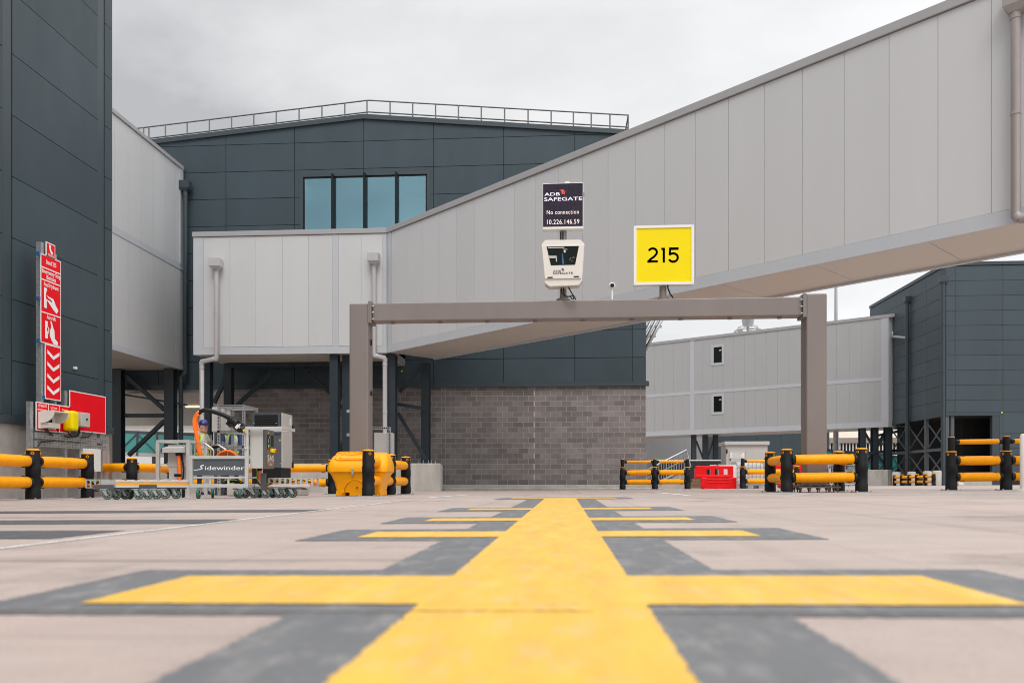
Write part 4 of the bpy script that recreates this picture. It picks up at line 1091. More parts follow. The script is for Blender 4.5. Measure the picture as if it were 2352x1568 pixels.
# ------------------------------------------------------------------ barriers
def post(T, X, Y, ped, hp=.9, four=True):
    g = gz(X, Y); k = hp / .9; O = V((X, Y, g))
    B = mb(m_black)
    B.lathe([(.122, .012 * k), (.122, .165 * k), (.115, .175 * k), (.114, .42 * k), (.120, .43 * k), (.120, .575 * k), (.114, .585 * k), (.112, .868 * k), (.11, .872 * k)], O, 28)
    if ped: B.lathe([(.074, .87 * k), (.073, 1.20 * k), (.07, 1.205 * k)], O, 22)
    o = B.build('post', T)
    B = mb(m_orail)
    if ped: B.lathe([(.113, .868 * k), (.113, .884 * k), (.075, .892 * k)], O, 24); B.lathe([(.074, 1.203 * k), (.072, 1.215 * k), (.01, 1.222 * k)], O, 20)
    else: B.lathe([(.1135, .868 * k), (.112, .880 * k), (.075, .896 * k), (.01, .901 * k)], O, 24)
    B.build('cap', o)
    B = mb(m_orail)
    for i in range(4):
        a = i * math.pi / 2 + .52; n = V((math.cos(a), math.sin(a), 0)); B.torus(O + n * .113 + Z1 * .815 * k, n, .022, .0055)
    B.build_split('eyelet', o)
    B = mb(m_galv).box(X - .17, X + .17, Y - .17, Y + .17, g, g + .012 * k)
    for sx in (-1, 1):
        for sy in (-1, 1): B.cyl((X + sx * .14, Y + sy * .14, g + .01), (X + sx * .14, Y + sy * .14, g + .032), .016, 8)
    B.build('base_plate', o)
def rail(T, a, b, h, r, ea=True, eb=True):
    A = V((a[0], a[1], gz(*a) + h)); Bq = V((b[0], b[1], gz(*b) + h)); d = (Bq - A).normalized(); l = (Bq - A).length
    s0, s1 = (.165 if ea else 0), l - (.165 if eb else 0)
    B = mb(m_orail); n = 8
    B.lathe([(r * .93, s0)] + [(r * (1 + .02 * math.sin(math.pi * i / n)), s0 + .008 + (s1 - s0 - .016) * i / n) for i in range(n + 1)] + [(r * .93, s1)], A, 24, d)
    o = B.build('rail', T)
    B = mb(m_blackp)
    for on, c, sg in ((ea, 0, 1), (eb, l, -1)):
        if not on: continue
        B.lathe([(r * 1.02, c + sg * .09), (r * 1.04, c + sg * .12), (r * .98, c + sg * .155), (r * .8, c + sg * .163)], A, 22, d)
        if r > .08:
            e = V((0, 0, 1))
            for s in (1, -1): p = A + d * (c + sg * .24) + e * s * r * 1.0; B.obox(p, d, d.cross(e), e, (-.04, .04), (-.025, .025), (-.012, .012))
    B.build_split('rail_collar', o, pad=.02)
def barrier(label, posts, segs, ped=False, hp=.9, free=(), pl=None, name='safety_barrier'):
    x = sum(p[0] for p in posts) / len(posts); y = sum(p[1] for p in posts) / len(posts)
    T = thing(name, label, 'barrier', (x, y, gz(x, y)), 'yellow and black safety barriers'); k = hp / .9
    for i, p in enumerate(posts): post(T, p[0], p[1], ped if pl is None else pl[i], hp)
    hs = [(.305 * k, .10 * k), (.675 * k, .10 * k)] + ([(1.10 * k, .055 * k)] if ped else [])
    for a, b in segs:
        for h, r in hs: rail(T, posts[a], posts[b], h, r)
    for a, b in free:
        for h, r in hs: rail(T, posts[a], b, h, r, True, False)
    return T
def at(px, d):
    c = camxy(px, d); return (c.x, c.y)
barrier('yellow barrier in front of the concrete wall and emergency signs at left', [at(76, 14.05), at(201, 15.7), at(-52, 12.7)], [(0, 1), (0, 2)], hp=.9)
p1 = at(303, 18.4)
barrier('yellow barrier running behind the cable trolley as far as the grit bin', [p1, at(396, 20.3), at(764, 20.6)], [(0, 1), (1, 2)], free=[(0, (p1[0] - 1.2, p1[1] + .35))])
barrier('three post yellow barrier running away beside the yellow grit bin', [(-3.76, 15.05), (-3.83, 17.3), (-3.78, 18.75)], [(0, 1), (1, 2)])
barrier('yellow barrier wrapped round the foot of the right gantry post', [at(1769, 17.75), at(1807, 16.3), at(1979, 16.15), at(1927, 17.6)], [(0, 1), (1, 2), (2, 3)])
barrier('three rail yellow barrier in front of the block wall end and stair', [at(1430, 31.6), at(1504, 31.6), at(1579, 31.7)], [(0, 1), (1, 2)], True)
barrier('three rail yellow barrier in front of the caged tank', [at(1706, 31.8), at(1830, 32.0)], [(0, 1)], True, pl=[True, False])
barrier('three rail yellow barrier cut off by the right edge', [at(2185, 18.05), at(2311, 17.95), at(2437, 17.85)], [(0, 1), (1, 2)], True)
barrier('row of low yellow barriers below the slate building, far right', [at(px, d) for px, d in ((2054.5, 56), (2071.5, 54.8), (2088.5, 53.6), (2106, 52.4), (2125.5, 51.2), (2144.5, 50))], [(i, i + 1) for i in range(5)], hp=.78)

# ------------------------------------------------------------------ gantry
YG = 16.9
gx0, gx1 = px2X(802, YG), px2X(845.6, YG); hx0, hx1 = px2X(1852.7, YG), px2X(1900, YG); gt = 4.08; gd = .42
T = thing('sign_gantry', 'brown grey steel portal gantry carrying the docking display and yellow stand sign', 'gantry', ((gx0 + hx1) / 2, YG, 0))
for (a_, b_, zt, zb3) in ((gx0, gx1, gt - .01, gz(gx0, YG) + .1), (hx0, hx1, gt + .05, gz(hx0, YG) + .125)):
    o = mb(m_gantry).bbox(a_, b_, YG, YG + gd, zb3, zt, .03, 3).build('post', T)
    f = mb(m_gantry).box(a_ - .21, b_ + .21, YG - .2, YG + gd + .2, zb3 - .035, zb3 - .001); f.build('foot_plate', o, bevel=.004)
    B = mb(m_gantry)
    for i in range(5):
        for j_ in range(4):
            if 0 < i < 4 and 0 < j_ < 3: continue
            X, Y = a_ - .16 + (b_ - a_ + .32) * i / 4, YG - .15 + (gd + .3) * j_ / 3
            B.cyl((X, Y, zb3 - .13), (X, Y, zb3 + .09), .013, 8); B.cyl((X, Y, zb3 - .001), (X, Y, zb3 + .035), .028, 6); B.cyl((X, Y, zb3 - .075), (X, Y, zb3 - .037), .028, 6)
    B.build_split('anchor_bolt', o)
bz0, bz1 = gt - .395, gt - .002
B = mb(m_gantry).bbox(gx1 + .075, hx0 - .075, YG + .04, YG + .38, bz0, bz1, .025, 3); o = B.build('beam', T)
for a_, sg in ((gx1, 1), (hx0, -1)):
    f = mb(m_gantry)
    for k in (0, 1):
        u0 = a_ + sg * (.003 + .036 * k); u1 = u0 + sg * .034; f.box(min(u0, u1), max(u0, u1), YG - .02, YG + gd + .0, bz0 - .04, bz1 + (.05 if sg < 0 else .03))
    f.build('end_plate', T)
    B = mb(m_galv)
    for i in range(3):
        for y in (YG + .0, YG + gd - .03): z = bz0 + .04 + .14 * i; B.cyl((a_ + sg * .06, y, z), (a_ + sg * .13, y, z), .016, 8)
    B.build_split('plate_bolt', T)
B = mb(m_gantry)
for i in range(9): X = gx1 + .5 + (hx0 - gx1 - 1) * i / 8; B.cyl((X, YG + .2, bz0 - .03), (X, YG + .2, bz0 + .01), .05, 10)
B.build_split('beam_plug', T)
B = mb(m_galv)
for y in (944, 998, 1050): z = zat(800, y, YG + .2); B.box(gx0 - .10, gx0 - .003, YG + .16, YG + .24, z - .03, z + .03)
B.build_split('cable_cleat', T)
B = mb(m_blackp).box(gx1 + .002, gx1 + .03, YG + .2, YG + .25, 2.1, 2.2); B.box(gx1 + .002, gx1 + .03, YG + .2, YG + .25, 3.2, 3.32); B.build_split('side_bracket', T)

# ------------------------------------------------------------------ docking guidance unit
YV = 17.12; pxx = P(1293.5, 700, YV).x; zt = gt
T = thing('docking_display', 'white docking guidance unit, dark lit display above a windowed laser housing on the gantry', 'display', (pxx, YV, zt))
B = mb(m_gantry).cyl((pxx, YV + .02, zt), (pxx, YV + .02, zat(1293, 470, YV)), .075, 18); B.build('pole', T)
B = mb(m_gantry).cyl((pxx, YV + .02, zt), (pxx, YV + .02, zt + .02), .155, 20); B.cyl((pxx, YV + .02, zt + .024), (pxx, YV + .02, zt + .045), .155, 20)
for i in range(8): a = i * math.pi / 4; B.cyl((pxx + .125 * math.cos(a), YV + .02 + .125 * math.sin(a), zt + .04), (pxx + .125 * math.cos(a), YV + .02 + .125 * math.sin(a), zt + .07), .016, 6)
B.build('flange', T)
Rz = Matrix.Rotation(.02, 3, 'Z')
c0, c1 = P(1246, 527, YV - .14), P(1340, 419, YV - .14)
yv = YV - .14; uw = c1.x - c0.x; vh = c1.z - c0.z
o = mb(m_white).bbox(c0.x, c1.x, yv, yv + .2, c0.z, c1.z, .012).build('display_case', T)
em = bpy.data.materials.new('led_matrix'); em.use_nodes = True
ntm = em.node_tree; bb = ntm.nodes['Principled BSDF']; bb.inputs['Base Color'].default_value = (.012, .010, .014, 1); bb.inputs['Roughness'].default_value = .55
tcm = ntm.nodes.new('ShaderNodeTexCoord'); vo = ntm.nodes.new('ShaderNodeTexVoronoi'); vo.inputs['Scale'].default_value = 75; vo.inputs['Randomness'].default_value = .15
ntm.links.new(tcm.outputs['Object'], vo.inputs['Vector'])
hs = ntm.nodes.new('ShaderNodeHueSaturation'); hs.inputs['Saturation'].default_value = .8; tn = ntm.nodes.new('ShaderNodeMix'); tn.data_type = 'RGBA'; tn.blend_type = 'MULTIPLY'; tn.inputs[0].default_value = 1; ntm.links.new(vo.outputs['Color'], tn.inputs[6]); tn.inputs[7].default_value = (.75, .45, 1, 1); ntm.links.new(tn.outputs[2], hs.inputs['Color'])
ntm.links.new(hs.outputs[0], bb.inputs['Emission Color']); bb.inputs['Emission Strength'].default_value = .045; bb.inputs['Specular IOR Level'].default_value = .1
s = mb(em).box(c0.x + .013, c1.x - .013, yv - .006, yv - .001, c0.z + .055, c1.z - .015).build('screen', o)
m_ledw, m_ledr = EM('led_white', (.90, .84, 1), .85), EM('led_red', (.95, .12, .05), .7)
m_ledo = EM('led_warm', (1, .82, .78), .8)
B = MB(); cxm = (c0.x + c1.x) / 2; F = lambda px, py: V((P(px, py, yv - .01).x, yv - .0075, P(px, py, yv - .01).z))
text(B, 'ADB', F(1268.5, 446.5), X1, Z1, .066, .002, off=.006, mat=m_ledw, width=F(1286, 0).x - F(1250.5, 0).x)
text(B, 'SAFEGATE', F(1293.5, 457.5), X1, Z1, .074, .002, off=.006, mat=m_ledw, width=F(1337, 0).x - F(1249.5, 0).x)
text(B, 'No connection', F(1292.5, 487.5), X1, Z1, .088, .002, mono=1.12, off=.0, mat=m_ledo, width=F(1329.5, 0).x - F(1256, 0).x)
text(B, '10.226.146.59', F(1292.5, 510), X1, Z1, .10, .002, mono=1.1, off=.0, mat=m_ledo, width=F(1330, 0).x - F(1256, 0).x)
B.mat(m_ledr)
for pts in (((1284, 437), (1293, 435.5), (1299.5, 441), (1292.5, 438.8)), ((1289.5, 439), (1293, 440), (1292, 446), (1290.5, 446)), ((1294, 440), (1297.5, 442), (1296.2, 447), (1294.8, 446))): B.poly([F(*q) - Y1 * .002 for q in pts])
B.build_split('lit_lettering', s, pad=.012)
mb(m_white).bbox(F(1298, 0).x, F(1308, 0).x, yv + .02, yv + .1, c1.z + .002, c1.z + .035, .006).build('sensor', T)
B = mb(m_blackp).bbox(c1.x + .002, c1.x + .02, yv + .05, yv + .1, F(0, 480).z, F(0, 472).z, .004); B.build('latch', T)
# laser housing
yl = YV - .34; G = lambda px, py, e=0: V((P(px, py, yl).x, yl - e, P(px, py, yl).z))
prof = [(1243, 562), (1252, 551), (1333, 550.5), (1342.5, 560), (1337, 645), (1329.5, 655), (1262, 658), (1251, 650)]
o = mb(m_cream).prism([G(*q) for q in prof[::-1]], (0, .30, 0)).build('laser_housing', T, bevel=.012)
lid = mb(m_cream).prism([G(*q, .03) for q in ((1251.5, 641), (1335, 639.5), (1341, 563), (1244.5, 564.5))], (0, .027, 0)).build('front_door', o, bevel=.005)
wq = [(1265.3, 610.3), (1321, 609), (1329.8, 565.8), (1255.4, 567.6)]
mb(m_dglass).prism([G(*q, .034) for q in wq], (0, .003, 0)).build('viewing_window', lid)
# what shows in the window: white board, copper block, blue strip
B = mb(m_lgrey).prism([G(*q, .037) for q in ((1261.5, 594), (1278, 594), (1278, 588.5), (1260.3, 588.5))], (0, .002, 0)); B.prism([G(*q, .037) for q in ((1276.8, 602), (1279.4, 602), (1279.4, 588.5), (1276.8, 588.5))], (0, .002, 0)); B.prism([G(*q, .037) for q in ((1259, 571.5), (1296, 570.8), (1296, 568.6), (1259, 569.3))], (0, .002, 0))
B.mat(m_brass).prism([G(*q, .037) for q in ((1294, 576), (1303, 575.5), (1303, 571.5), (1293, 572))], (0, .002, 0))
B.mat(m_cream).prism([G(*q, .037) for q in ((1295, 581), (1299, 581), (1299, 576), (1295, 576))], (0, .002, 0))
B.mat(m_blue).prism([G(*q, .037) for q in ((1291, 607), (1296, 607), (1292.5, 583), (1290.6, 583))], (0, .002, 0))
B.mat(m_lgrey)
for q in ((1311, 594), (1316, 593), (1309, 597), (1318, 592), (1313.5, 600)): B.cyl(G(*q, .0385), G(*q, .036), .008, 8)
B.build('mirror_unit', lid)
B = mb(m_blackp).prism([G(*q, .034) for q in ((1257.5, 640), (1269.5, 639.5), (1269.5, 636.5), (1257.5, 637))], (0, .003, 0)); B.prism([G(*q, .034) for q in ((1317.5, 638), (1329.5, 637.5), (1329.5, 634.5), (1317.5, 635))], (0, .003, 0)); B.build_split('lock', lid)
B = MB()
text(B, 'ADB', G(1279.5, 623.5), X1, Z1, .036, .036, off=.01, mat=m_textd, width=G(1289, 0).x - G(1270.5, 0).x)
text(B, 'SAFEGATE', G(1293, 628.5), X1, Z1, .040, .036, off=.01, mat=m_textd, width=G(1316, 0).x - G(1270, 0).x)
for pts in (((1288, 618), (1293, 617), (1296.5, 620), (1292.5, 619)), ((1291, 619.5), (1293, 620), (1292.3, 623.5), (1291.4, 623.5)), ((1293.6, 619.8), (1295.5, 621), (1294.8, 623.6), (1294, 623.2))): B.poly([G(*q, .036) for q in pts])
B.build('housing_lettering', lid)
B = mb(m_blackp)
B.tube([G(1289, 657, -.15), G(1289.5, 668, -.1), G(1297, 678, -.08), G(1310, 681, 0), G(1315, 687, -.02)], .014, 8)
B.tube([G(1294, 657, -.15), G(1296, 674, -.1), G(1303, 680, -.06), G(1316, 679, 0), G(1318, 687, -.02)], .014, 8)
B.tube([G(1306, 656, -.15), G(1313, 670, -.1), G(1320, 681, -.05), G(1322, 687, -.02)], .014, 8)
B.tube([G(1287, 549, -.2), G(1288, 537, -.22), G(1287, 526, -.2)], .012, 8); B.tube([G(1293, 549, -.16), G(1293, 527, -.16)], .014, 8)
B.build('cable', T)
# dome camera on a short stick
YD = 17.1; c = P(1406, 656.5, YD); T = thing('dome_camera', 'small white round camera on a thin stick standing on the gantry beam', 'camera', (c.x, YD, gt))
mb(m_white).cyl((c.x, YD, gt), (c.x, YD, c.z - .04), .022, 12).build('stick', T)
o = mb(m_white).ell(c, .072, .072, .072, 22, 14).build('ball', T); B = mb(m_blackp).lathe([(.044, 0), (.044, .025), (.036, .034), (.01, .036)], c - Y1 * .046, 20, (0, -1, 0)); B.build('lens', o)
# stand number sign
YN = 17.1; ys = YN - .14
a_, b_ = P(1455.8, 654.5, ys), P(1594.2, 515.5, ys)
T = thing('stand_sign', 'yellow square stand sign 215 in a white frame on the gantry beam', 'sign', ((a_.x + b_.x) / 2, YN, gt))
X0, X1s, Z0, Z1s = a_.x, b_.x, a_.z, b_.z
B = mb(m_white); wf_ = .055
for r in (((X0, Z0), (X1s, Z0), (X1s - wf_, Z0 + wf_), (X0 + wf_, Z0 + wf_)), ((X0, Z1s), (X0 + wf_, Z1s - wf_), (X1s - wf_, Z1s - wf_), (X1s, Z1s)), ((X0, Z0), (X0 + wf_, Z0 + wf_), (X0 + wf_, Z1s - wf_), (X0, Z1s)), ((X1s, Z0), (X1s, Z1s), (X1s - wf_, Z1s - wf_), (X1s - wf_, Z0 + wf_))):
    cx_ = sum(p[0] for p in r) / 4; cz_ = sum(p[1] for p in r) / 4
    B.prism([(p[0] + (cx_ - p[0]) * .004, ys, p[1] + (cz_ - p[1]) * .004) for p in r], (0, .16, 0))
B.build('frame', T)
f = mb(m_signy).box(X0 + wf_, X1s - wf_, ys + .02, ys + .12, Z0 + wf_, Z1s - wf_).build('face', T)
B = mb(m_digit); NN = lambda px, py: V((P(px, py, ys).x, ys + .015, P(px, py, ys).z))
def stroke(path, w):
    q = [V(p) for p in path]; 
    lft, rgt = [], []
    for i, p in enumerate(q):
        t = (q[min(i + 1, len(q) - 1)] - q[max(i - 1, 0)]).normalized(); n = V((t.z, 0, -t.x)) * w / 2; lft.append(p + n); rgt.append(p - n)
    for i in range(len(q) - 1): B.poly([lft[i], rgt[i], rgt[i + 1], lft[i + 1]]); B.poly([lft[i + 1], rgt[i + 1], rgt[i], lft[i]][::1])
kk = P(1500, 600, ys).x - P(1490, 600, ys).x; kk /= 10      # metres per picture pixel here
def pxy(x, y): return NN(x, y)
def arc(cx, cy, rx, ry, a0, a1, n=14): return [pxy(cx + rx * math.cos(math.radians(a0 + (a1 - a0) * i / n)), cy - ry * math.sin(math.radians(a0 + (a1 - a0) * i / n))) for i in range(n + 1)]
w_ = 4.9 * kk
stroke(arc(1499.6, 578.6, 9.4, 8.7, 158, -28, 16) + [pxy(1503, 588.5), pxy(1492.5, 596.2), pxy(1490.3, 600.0), pxy(1490, 602.6)], w_)
stroke([pxy(1487.0, 599.9), pxy(1511.2, 599.6)], 4.7 * kk)
stroke([pxy(1525.0, 568.5), pxy(1525.0, 602.2)], 5.1 * kk); stroke([pxy(1519.2, 571.0), pxy(1526.5, 571.0)], 5 * kk)
stroke([pxy(1537.0, 570.6), pxy(1559.0, 570.2)], 5.6 * kk); stroke([pxy(1539.6, 570), pxy(1538.6, 585.5)], 4.7 * kk)
stroke([pxy(1537.8, 583.2)] + arc(1546.5, 590.8, 10.6, 9.6, 128, -152, 20), w_)
B.build('number', f)
xp = P(1523, 600, YN).x
mb(m_gantry).cyl((xp, YN + .03, gt), (xp, YN + .03, Z0 + .3), .075, 18).build('pole', T)
B = mb(m_gantry).cyl((xp, YN + .03, gt), (xp, YN + .03, gt + .02), .13, 18); B.cyl((xp, YN + .03, gt + .024), (xp, YN + .03, gt + .045), .13, 18); B.build('flange', T)
mb(m_blackp).tube([P(1533, 650, YN - .05), P(1534, 661, YN - .06), P(1539, 674, YN - .08), P(1546, 684, YN - .08)], .016, 8).build('cable', T)

# ------------------------------------------------------------------ emergency station at left
XS = -10.42
q = lambda x, y, e=0.: PX(x, y, XS) + X1 * e
T = thing('emergency_station', 'red emergency stop signs, call points and yellow phone box on a galvanised frame', 'sign board', (XS, 16.3, gz(XS, 16.3)))
def board(name, x0, y0t, x1, y1t, y0b, par=T, rim=.022, mred=m_red, e=0.):
    a_, b_ = q(x0, y0t), q(x1, y1t); zb_ = q(x0, y0b).z; zt_ = a_.z
    o = mb(m_white).obox((XS + e, 0, 0), X1, Y1, Z1, (0, .012), (a_.y, b_.y), (zb_, zt_)).build(name, par)
    mb(mred).obox((XS + e, 0, 0), X1, Y1, Z1, (.0125, .015), (a_.y + rim, b_.y - rim), (zb_ + rim, zt_ - rim)).build('red_face', o)
    return o, a_.y, b_.y, zb_, zt_
D1 = lambda x, y: (x * .4209, 517 + y * .4209)          # measured on an enlarged crop
E_ = .018
def on(y, z, e=E_): return V((XS + e, y, z))
o, y0, y1, zb_, zt_ = board('stop_sign', 92, 580.5, 138.6, 0, 785.5)
hh = zt_ - zb_; ww = y1 - y0; ym = (y0 + y1) / 2; zf = lambda f: zt_ - hh * f
B = MB(); B.mat(m_text)
for f in (.150, .288, .655): B.obox((XS, 0, 0), X1, Y1, Z1, (.0155, E_), (y0 + .01, y1 - .01), (zf(f) - .011, zf(f) + .011))
tx = lambda s, f, h, w: text(B, s, on(ym, zf(f)), Y1, Z1, h, .0, off=.02, width=w * ww, mat=m_text)
tx('Stand 215', .076, .085, .5); tx('Emergency Stop', .190, .082, .92); tx('Buttons', .248, .078, .46); tx('Fuel Hydrant', .335, .08, .72); tx('Aircraft', .697, .078, .44)
B.mat(m_text)
def shp(pts): B.poly([on(y0 + ww * u, zf(f)) for u, f in pts]); 
shp([(.15, .60), (.28, .60), (.28, .50), (.24, .49), (.25, .42), (.29, .40), (.29, .375), (.15, .37)])
shp = (lambda s0: (lambda pts: s0([(u, .37 + (f - .37) * .78 if f < .71 else f) for u, f in pts])))(shp)
shp([(.28, .475), (.40, .488), (.60, .50), (.66, .53), (.72, .58), (.86, .645), (.76, .70), (.60, .655), (.45, .60), (.30, .55), (.30, .535), (.44, .545), (.52, .56), (.56, .545), (.50, .525), (.36, .508)])
shp([(.20, .94), (.33, .94), (.33, .86), (.29, .85), (.29, .82), (.33, .81), (.33, .745), (.20, .745)])
shp([(.36, .89), (.40, .86), (.40, .82), (.36, .80)])
shp([(.46, .73), (.52, .735), (.60, .80), (.66, .83), (.68, .92), (.84, .955), (.82, .99), (.62, .985), (.52, .95), (.43, .90), (.44, .84), (.50, .80)])
B.build('sign_lettering', o)
o, a0, a1, b0, b1 = board('phone_sign', 104.4, 554, 125.6, 0, 588)
B = MB(); B.mat(m_text); ph = lambda u, f: on(a0 + (a1 - a0) * u, b1 - (b1 - b0) * f)
B.poly([ph(u, f) for u, f in ((.30, .16), (.42, .12), (.52, .20), (.48, .34), (.56, .50), (.66, .56), (.74, .66), (.66, .74), (.52, .72), (.38, .54), (.32, .34))])
text(B, 'EMERGENCY', ph(.5, .80), Y1, Z1, .03, 0, width=(a1 - a0) * .66, mat=m_text); text(B, 'TELEPHONE', ph(.5, .90), Y1, Z1, .03, 0, width=(a1 - a0) * .66, mat=m_text); B.build('sign_lettering', o)
o, a0, a1, b0, b1 = board('arrow_sign', 102.3, 788.5, 138.8, 0, 915.5)
B = MB(); B.mat(m_text)
for i in range(4):
    f = .10 + .215 * i; k = lambda u, g: on(a0 + (a1 - a0) * u, b1 - (b1 - b0) * g)
    B.poly([k(.12, f), k(.5, f + .10), k(.5, f + .165), k(.12, f + .065)]); B.poly([k(.5, f + .10), k(.88, f), k(.88, f + .065), k(.5, f + .165)])
B.build('arrow_print', o)
o, c0_, c1_, d0, d1 = board('call_point_board', 81.5, 921.5, 160, 0, 988)
B = MB(); B.mat(m_text); bw = c1_ - c0_; k = lambda u, g: on(c0_ + bw * u, d1 - (d1 - d0) * g)
for u in (.345, .66): B.obox((XS, 0, 0), X1, Y1, Z1, (.0155, E_), (c0_ + bw * u - .006, c0_ + bw * u + .006), (d0 + .02, d1 - .02))
text(B, 'Stand 215', k(.20, .12), Y1, Z1, .055, 0, off=.015, width=bw * .17, mat=m_text)
B.mat(m_text); B.poly([k(.055, .12), k(.075, .07), k(.085, .07), k(.08, .115), k(.105, .12), k(.08, .135), k(.085, .18), k(.075, .18)])
for s, u, g, w in (('Aircraft Emergency', .17, .26, .27), ('STOP', .17, .35, .08), ('Fuel Hydrant', .50, .14, .19), ('Emergency', .50, .23, .17), ('STOP', .50, .32, .08), ('Emergency', .83, .16, .16), ('Telephone', .83, .26, .15)): text(B, s, k(u, g), Y1, Z1, .04, 0, off=.012, width=bw * w, mat=m_text)
B.build('sign_lettering', o)
o, r0, r1, s0, s1 = board('blank_board', 158.5, 895.5, 241.5, 0, 988)
# galvanised frame
G = mb(m_galv)
lo = lambda y: gz(XS, y)
ya, yb = q(71, 950).y, q(243, 950).y
def upright(y, zt_, w=.09, e=-.10): G.obox((XS + e, 0, 0), X1, Y1, Z1, (0, .085), (y, y + w), (lo(y), zt_))
upright(q(71, 950).y, q(71, 921).z); upright(q(150, 950).y, q(150, 896).z); upright(q(232, 950).y, s1 - .05); upright(q(184, 950).y, s0 + .05)
G.obox((XS - .12, 0, 0), X1, Y1, Z1, (0, .1), (q(96, 700).y, q(96, 700).y + .085), (d1 - .1, q(96, 555).z)); G.obox((XS - .12, 0, 0), X1, Y1, Z1, (0, .1), (q(128, 700).y, q(128, 700).y + .06), (d1 - .1, q(128, 583).z))
G.build('support_frame', T)
G = mb(m_galv)
for yt, yb_ in ((991, 1006), (1010, 1024.5)):
    z1_, z0_ = q(81, yt).z - .01, q(81, yb_).z
    G.obox((XS - .012, 0, 0), X1, Y1, Z1, (0, .05), (q(80, 1000).y, yb), (z0_, z1_))
    G.mat(m_joint)
    for i in range(26):
        y = q(80, 1000).y + .03 + (yb - q(80, 1000).y - .05) * i / 26
        for zz2 in (.28, .72): G.obox((XS + .038, 0, 0), X1, Y1, Z1, (0, .001), (y, y + .035), (z0_ + (z1_ - z0_) * zz2 - .006, z0_ + (z1_ - z0_) * zz2 + .006))
    G.mat(m_galv)
G.build('cable_tray', T)
B = mb(m_blue)
for x, y in ((90, 582), (90, 685), (90, 782), (101, 912)): c = q(x, y, -.06); B.obox(c, X1, Y1, Z1, (0, .07), (-.02, .03), (-.035, .035))
B.build_split('clamp', T)
# call points and boxes
def q3(x, y, e): return q(x, y, e)
a_ = q(86, 945); b_ = q(116, 981); hoodz1, hoodz0 = a_.z, q(86, 983).z
B = mb(m_cream); yA, yB = a_.y, q(122, 950).y
B.obox((XS + .016, 0, 0), X1, Y1, Z1, (0, .05), (yA, yB), (hoodz0, hoodz1))
for y in (yA, yB - .02):
    n_ = 8; pts = [V((XS + .066, y, hoodz1)), V((XS + .34, y, hoodz1))] + [V((XS + .066 + .274 * math.cos(math.pi / 2 * i / n_), y, hoodz1 - .02 - (hoodz1 - hoodz0 - .05) * .72 * math.sin(math.pi / 2 * i / n_))) for i in range(n_ + 1)]
    B.prism(pts, (0, .02, 0))
B.obox((XS + .066, 0, 0), X1, Y1, Z1, (0, .274), (yA, yB), (hoodz1, hoodz1 + .02)); B.obox((XS + .066, 0, 0), X1, Y1, Z1, (0, .12), (yA + .05, yB - .05), (hoodz0 + .02, hoodz0 + .12))
o = B.build('call_point_hood', T)
B = mb(m_dglass).obox((XS + .0665, 0, 0), X1, Y1, Z1, (0, .03), ((yA + yB) / 2 - .07, (yA + yB) / 2 + .07), (hoodz1 - .30, hoodz1 - .06)); B.build('call_button_glass', o)
y_ = q(131, 960).y; z1_, z0_ = q(131, 947).z, q(131, 966).z
mb(m_yel).obox((XS + .016, 0, 0), X1, Y1, Z1, (0, .10), (y_ - .08, y_ + .04), (z0_, z1_)).build('fuel_stop_button', T, bevel=.01)
a_, b_ = q(140, 941), q(160, 990)
o = mb(m_signy).bbox(XS + .016, XS + .25, a_.y, q(156.5, 950).y, q(140, 988).z, q(140, 942.5).z, .055, 4).build('phone_box', T)
mb(m_bin).obox((XS + .1, 0, 0), X1, Y1, Z1, (0, .008), (a_.y - .003, q(156.5, 950).y + .003), (q(140, 985).z, q(140, 946).z)).build('lid_seam', o)
a_ = q(170, 946)
o = mb(m_lgrey).bbox(XS + .016, XS + .20, q(166, 950).y, q(187, 950).y, q(168, 979).z, q(168, 946.5).z, .015).build('junction_box', T)
mb(m_blackp).cyl((XS + .20, q(178, 950).y, q(178, 963).z), (XS + .23, q(178, 950).y, q(178, 963).z), .018, 10).build('switch', o)
a_, b_ = q(183, 1030), q(229, 1079)
mb(m_white).obox((XS - .10, 0, 0), X1, Y1, Z1, (0, .16), (q(186, 1000).y, q(226, 1000).y), (q(186, 1082).z, q(186, 1029).z)).build('side_cabinet', T, bevel=.01)
B = mb(m_blackp)
for pts in (((97, 984), (98, 990), (106, 993), (114, 1000)), ((101, 984), (104, 992), (112, 997)), ((150, 990), (152, 997), (160, 1003), (172, 1001), (176, 992), (174, 981)), ((172, 981), (174, 994), (168, 1001), (150, 1004), (140, 1000)), ((205, 993), (196, 1003), (180, 1004)), ((80, 1024), (86, 1014), (110, 1013), (118, 1011)), ((125, 968), (124, 985), (126, 992))): B.tube([q(*p_, .07) for p_ in pts], .014, 8)
B.build('cable', T)
# ------------------------------------------------------------------ grit bin
YQ = 15.75
T = thing('grit_bin', 'yellow plastic grit bin with hinged lid in front of the left gantry post', 'bin', P(826, 1138, YQ))
def ring(x0, x1, y0, y1, z, r, n=6):
    pts = []
    for cx_, cy_, a0 in ((x1 - r, y1 - r, 0), (x0 + r, y1 - r, 90), (x0 + r, y0 + r, 180), (x1 - r, y0 + r, 270)):
        for i in range(n + 1): a = math.radians(a0 + 90 * i / n); pts.append(V((cx_ + r * math.cos(a), cy_ + r * math.sin(a), z)))
    return pts
def loft(B, rings, smooth=True, caps=True):
    n = len(rings[0]); vs = [p for r in rings for p in r]; fs = []
    for i in range(len(rings) - 1):
        for j in range(n): fs.append([i * n + j, i * n + (j + 1) % n, (i + 1) * n + (j + 1) % n, (i + 1) * n + j])
    B.raw(vs, fs, smooth)
    if caps: B.raw(rings[0], [list(range(n))[::-1]]); B.raw(rings[-1], [list(range(n))])
bx = lambda px: P(px, 1100, YQ).x
bzf = lambda py: P(826, py, YQ).z
g = gz(-3.9, YQ)
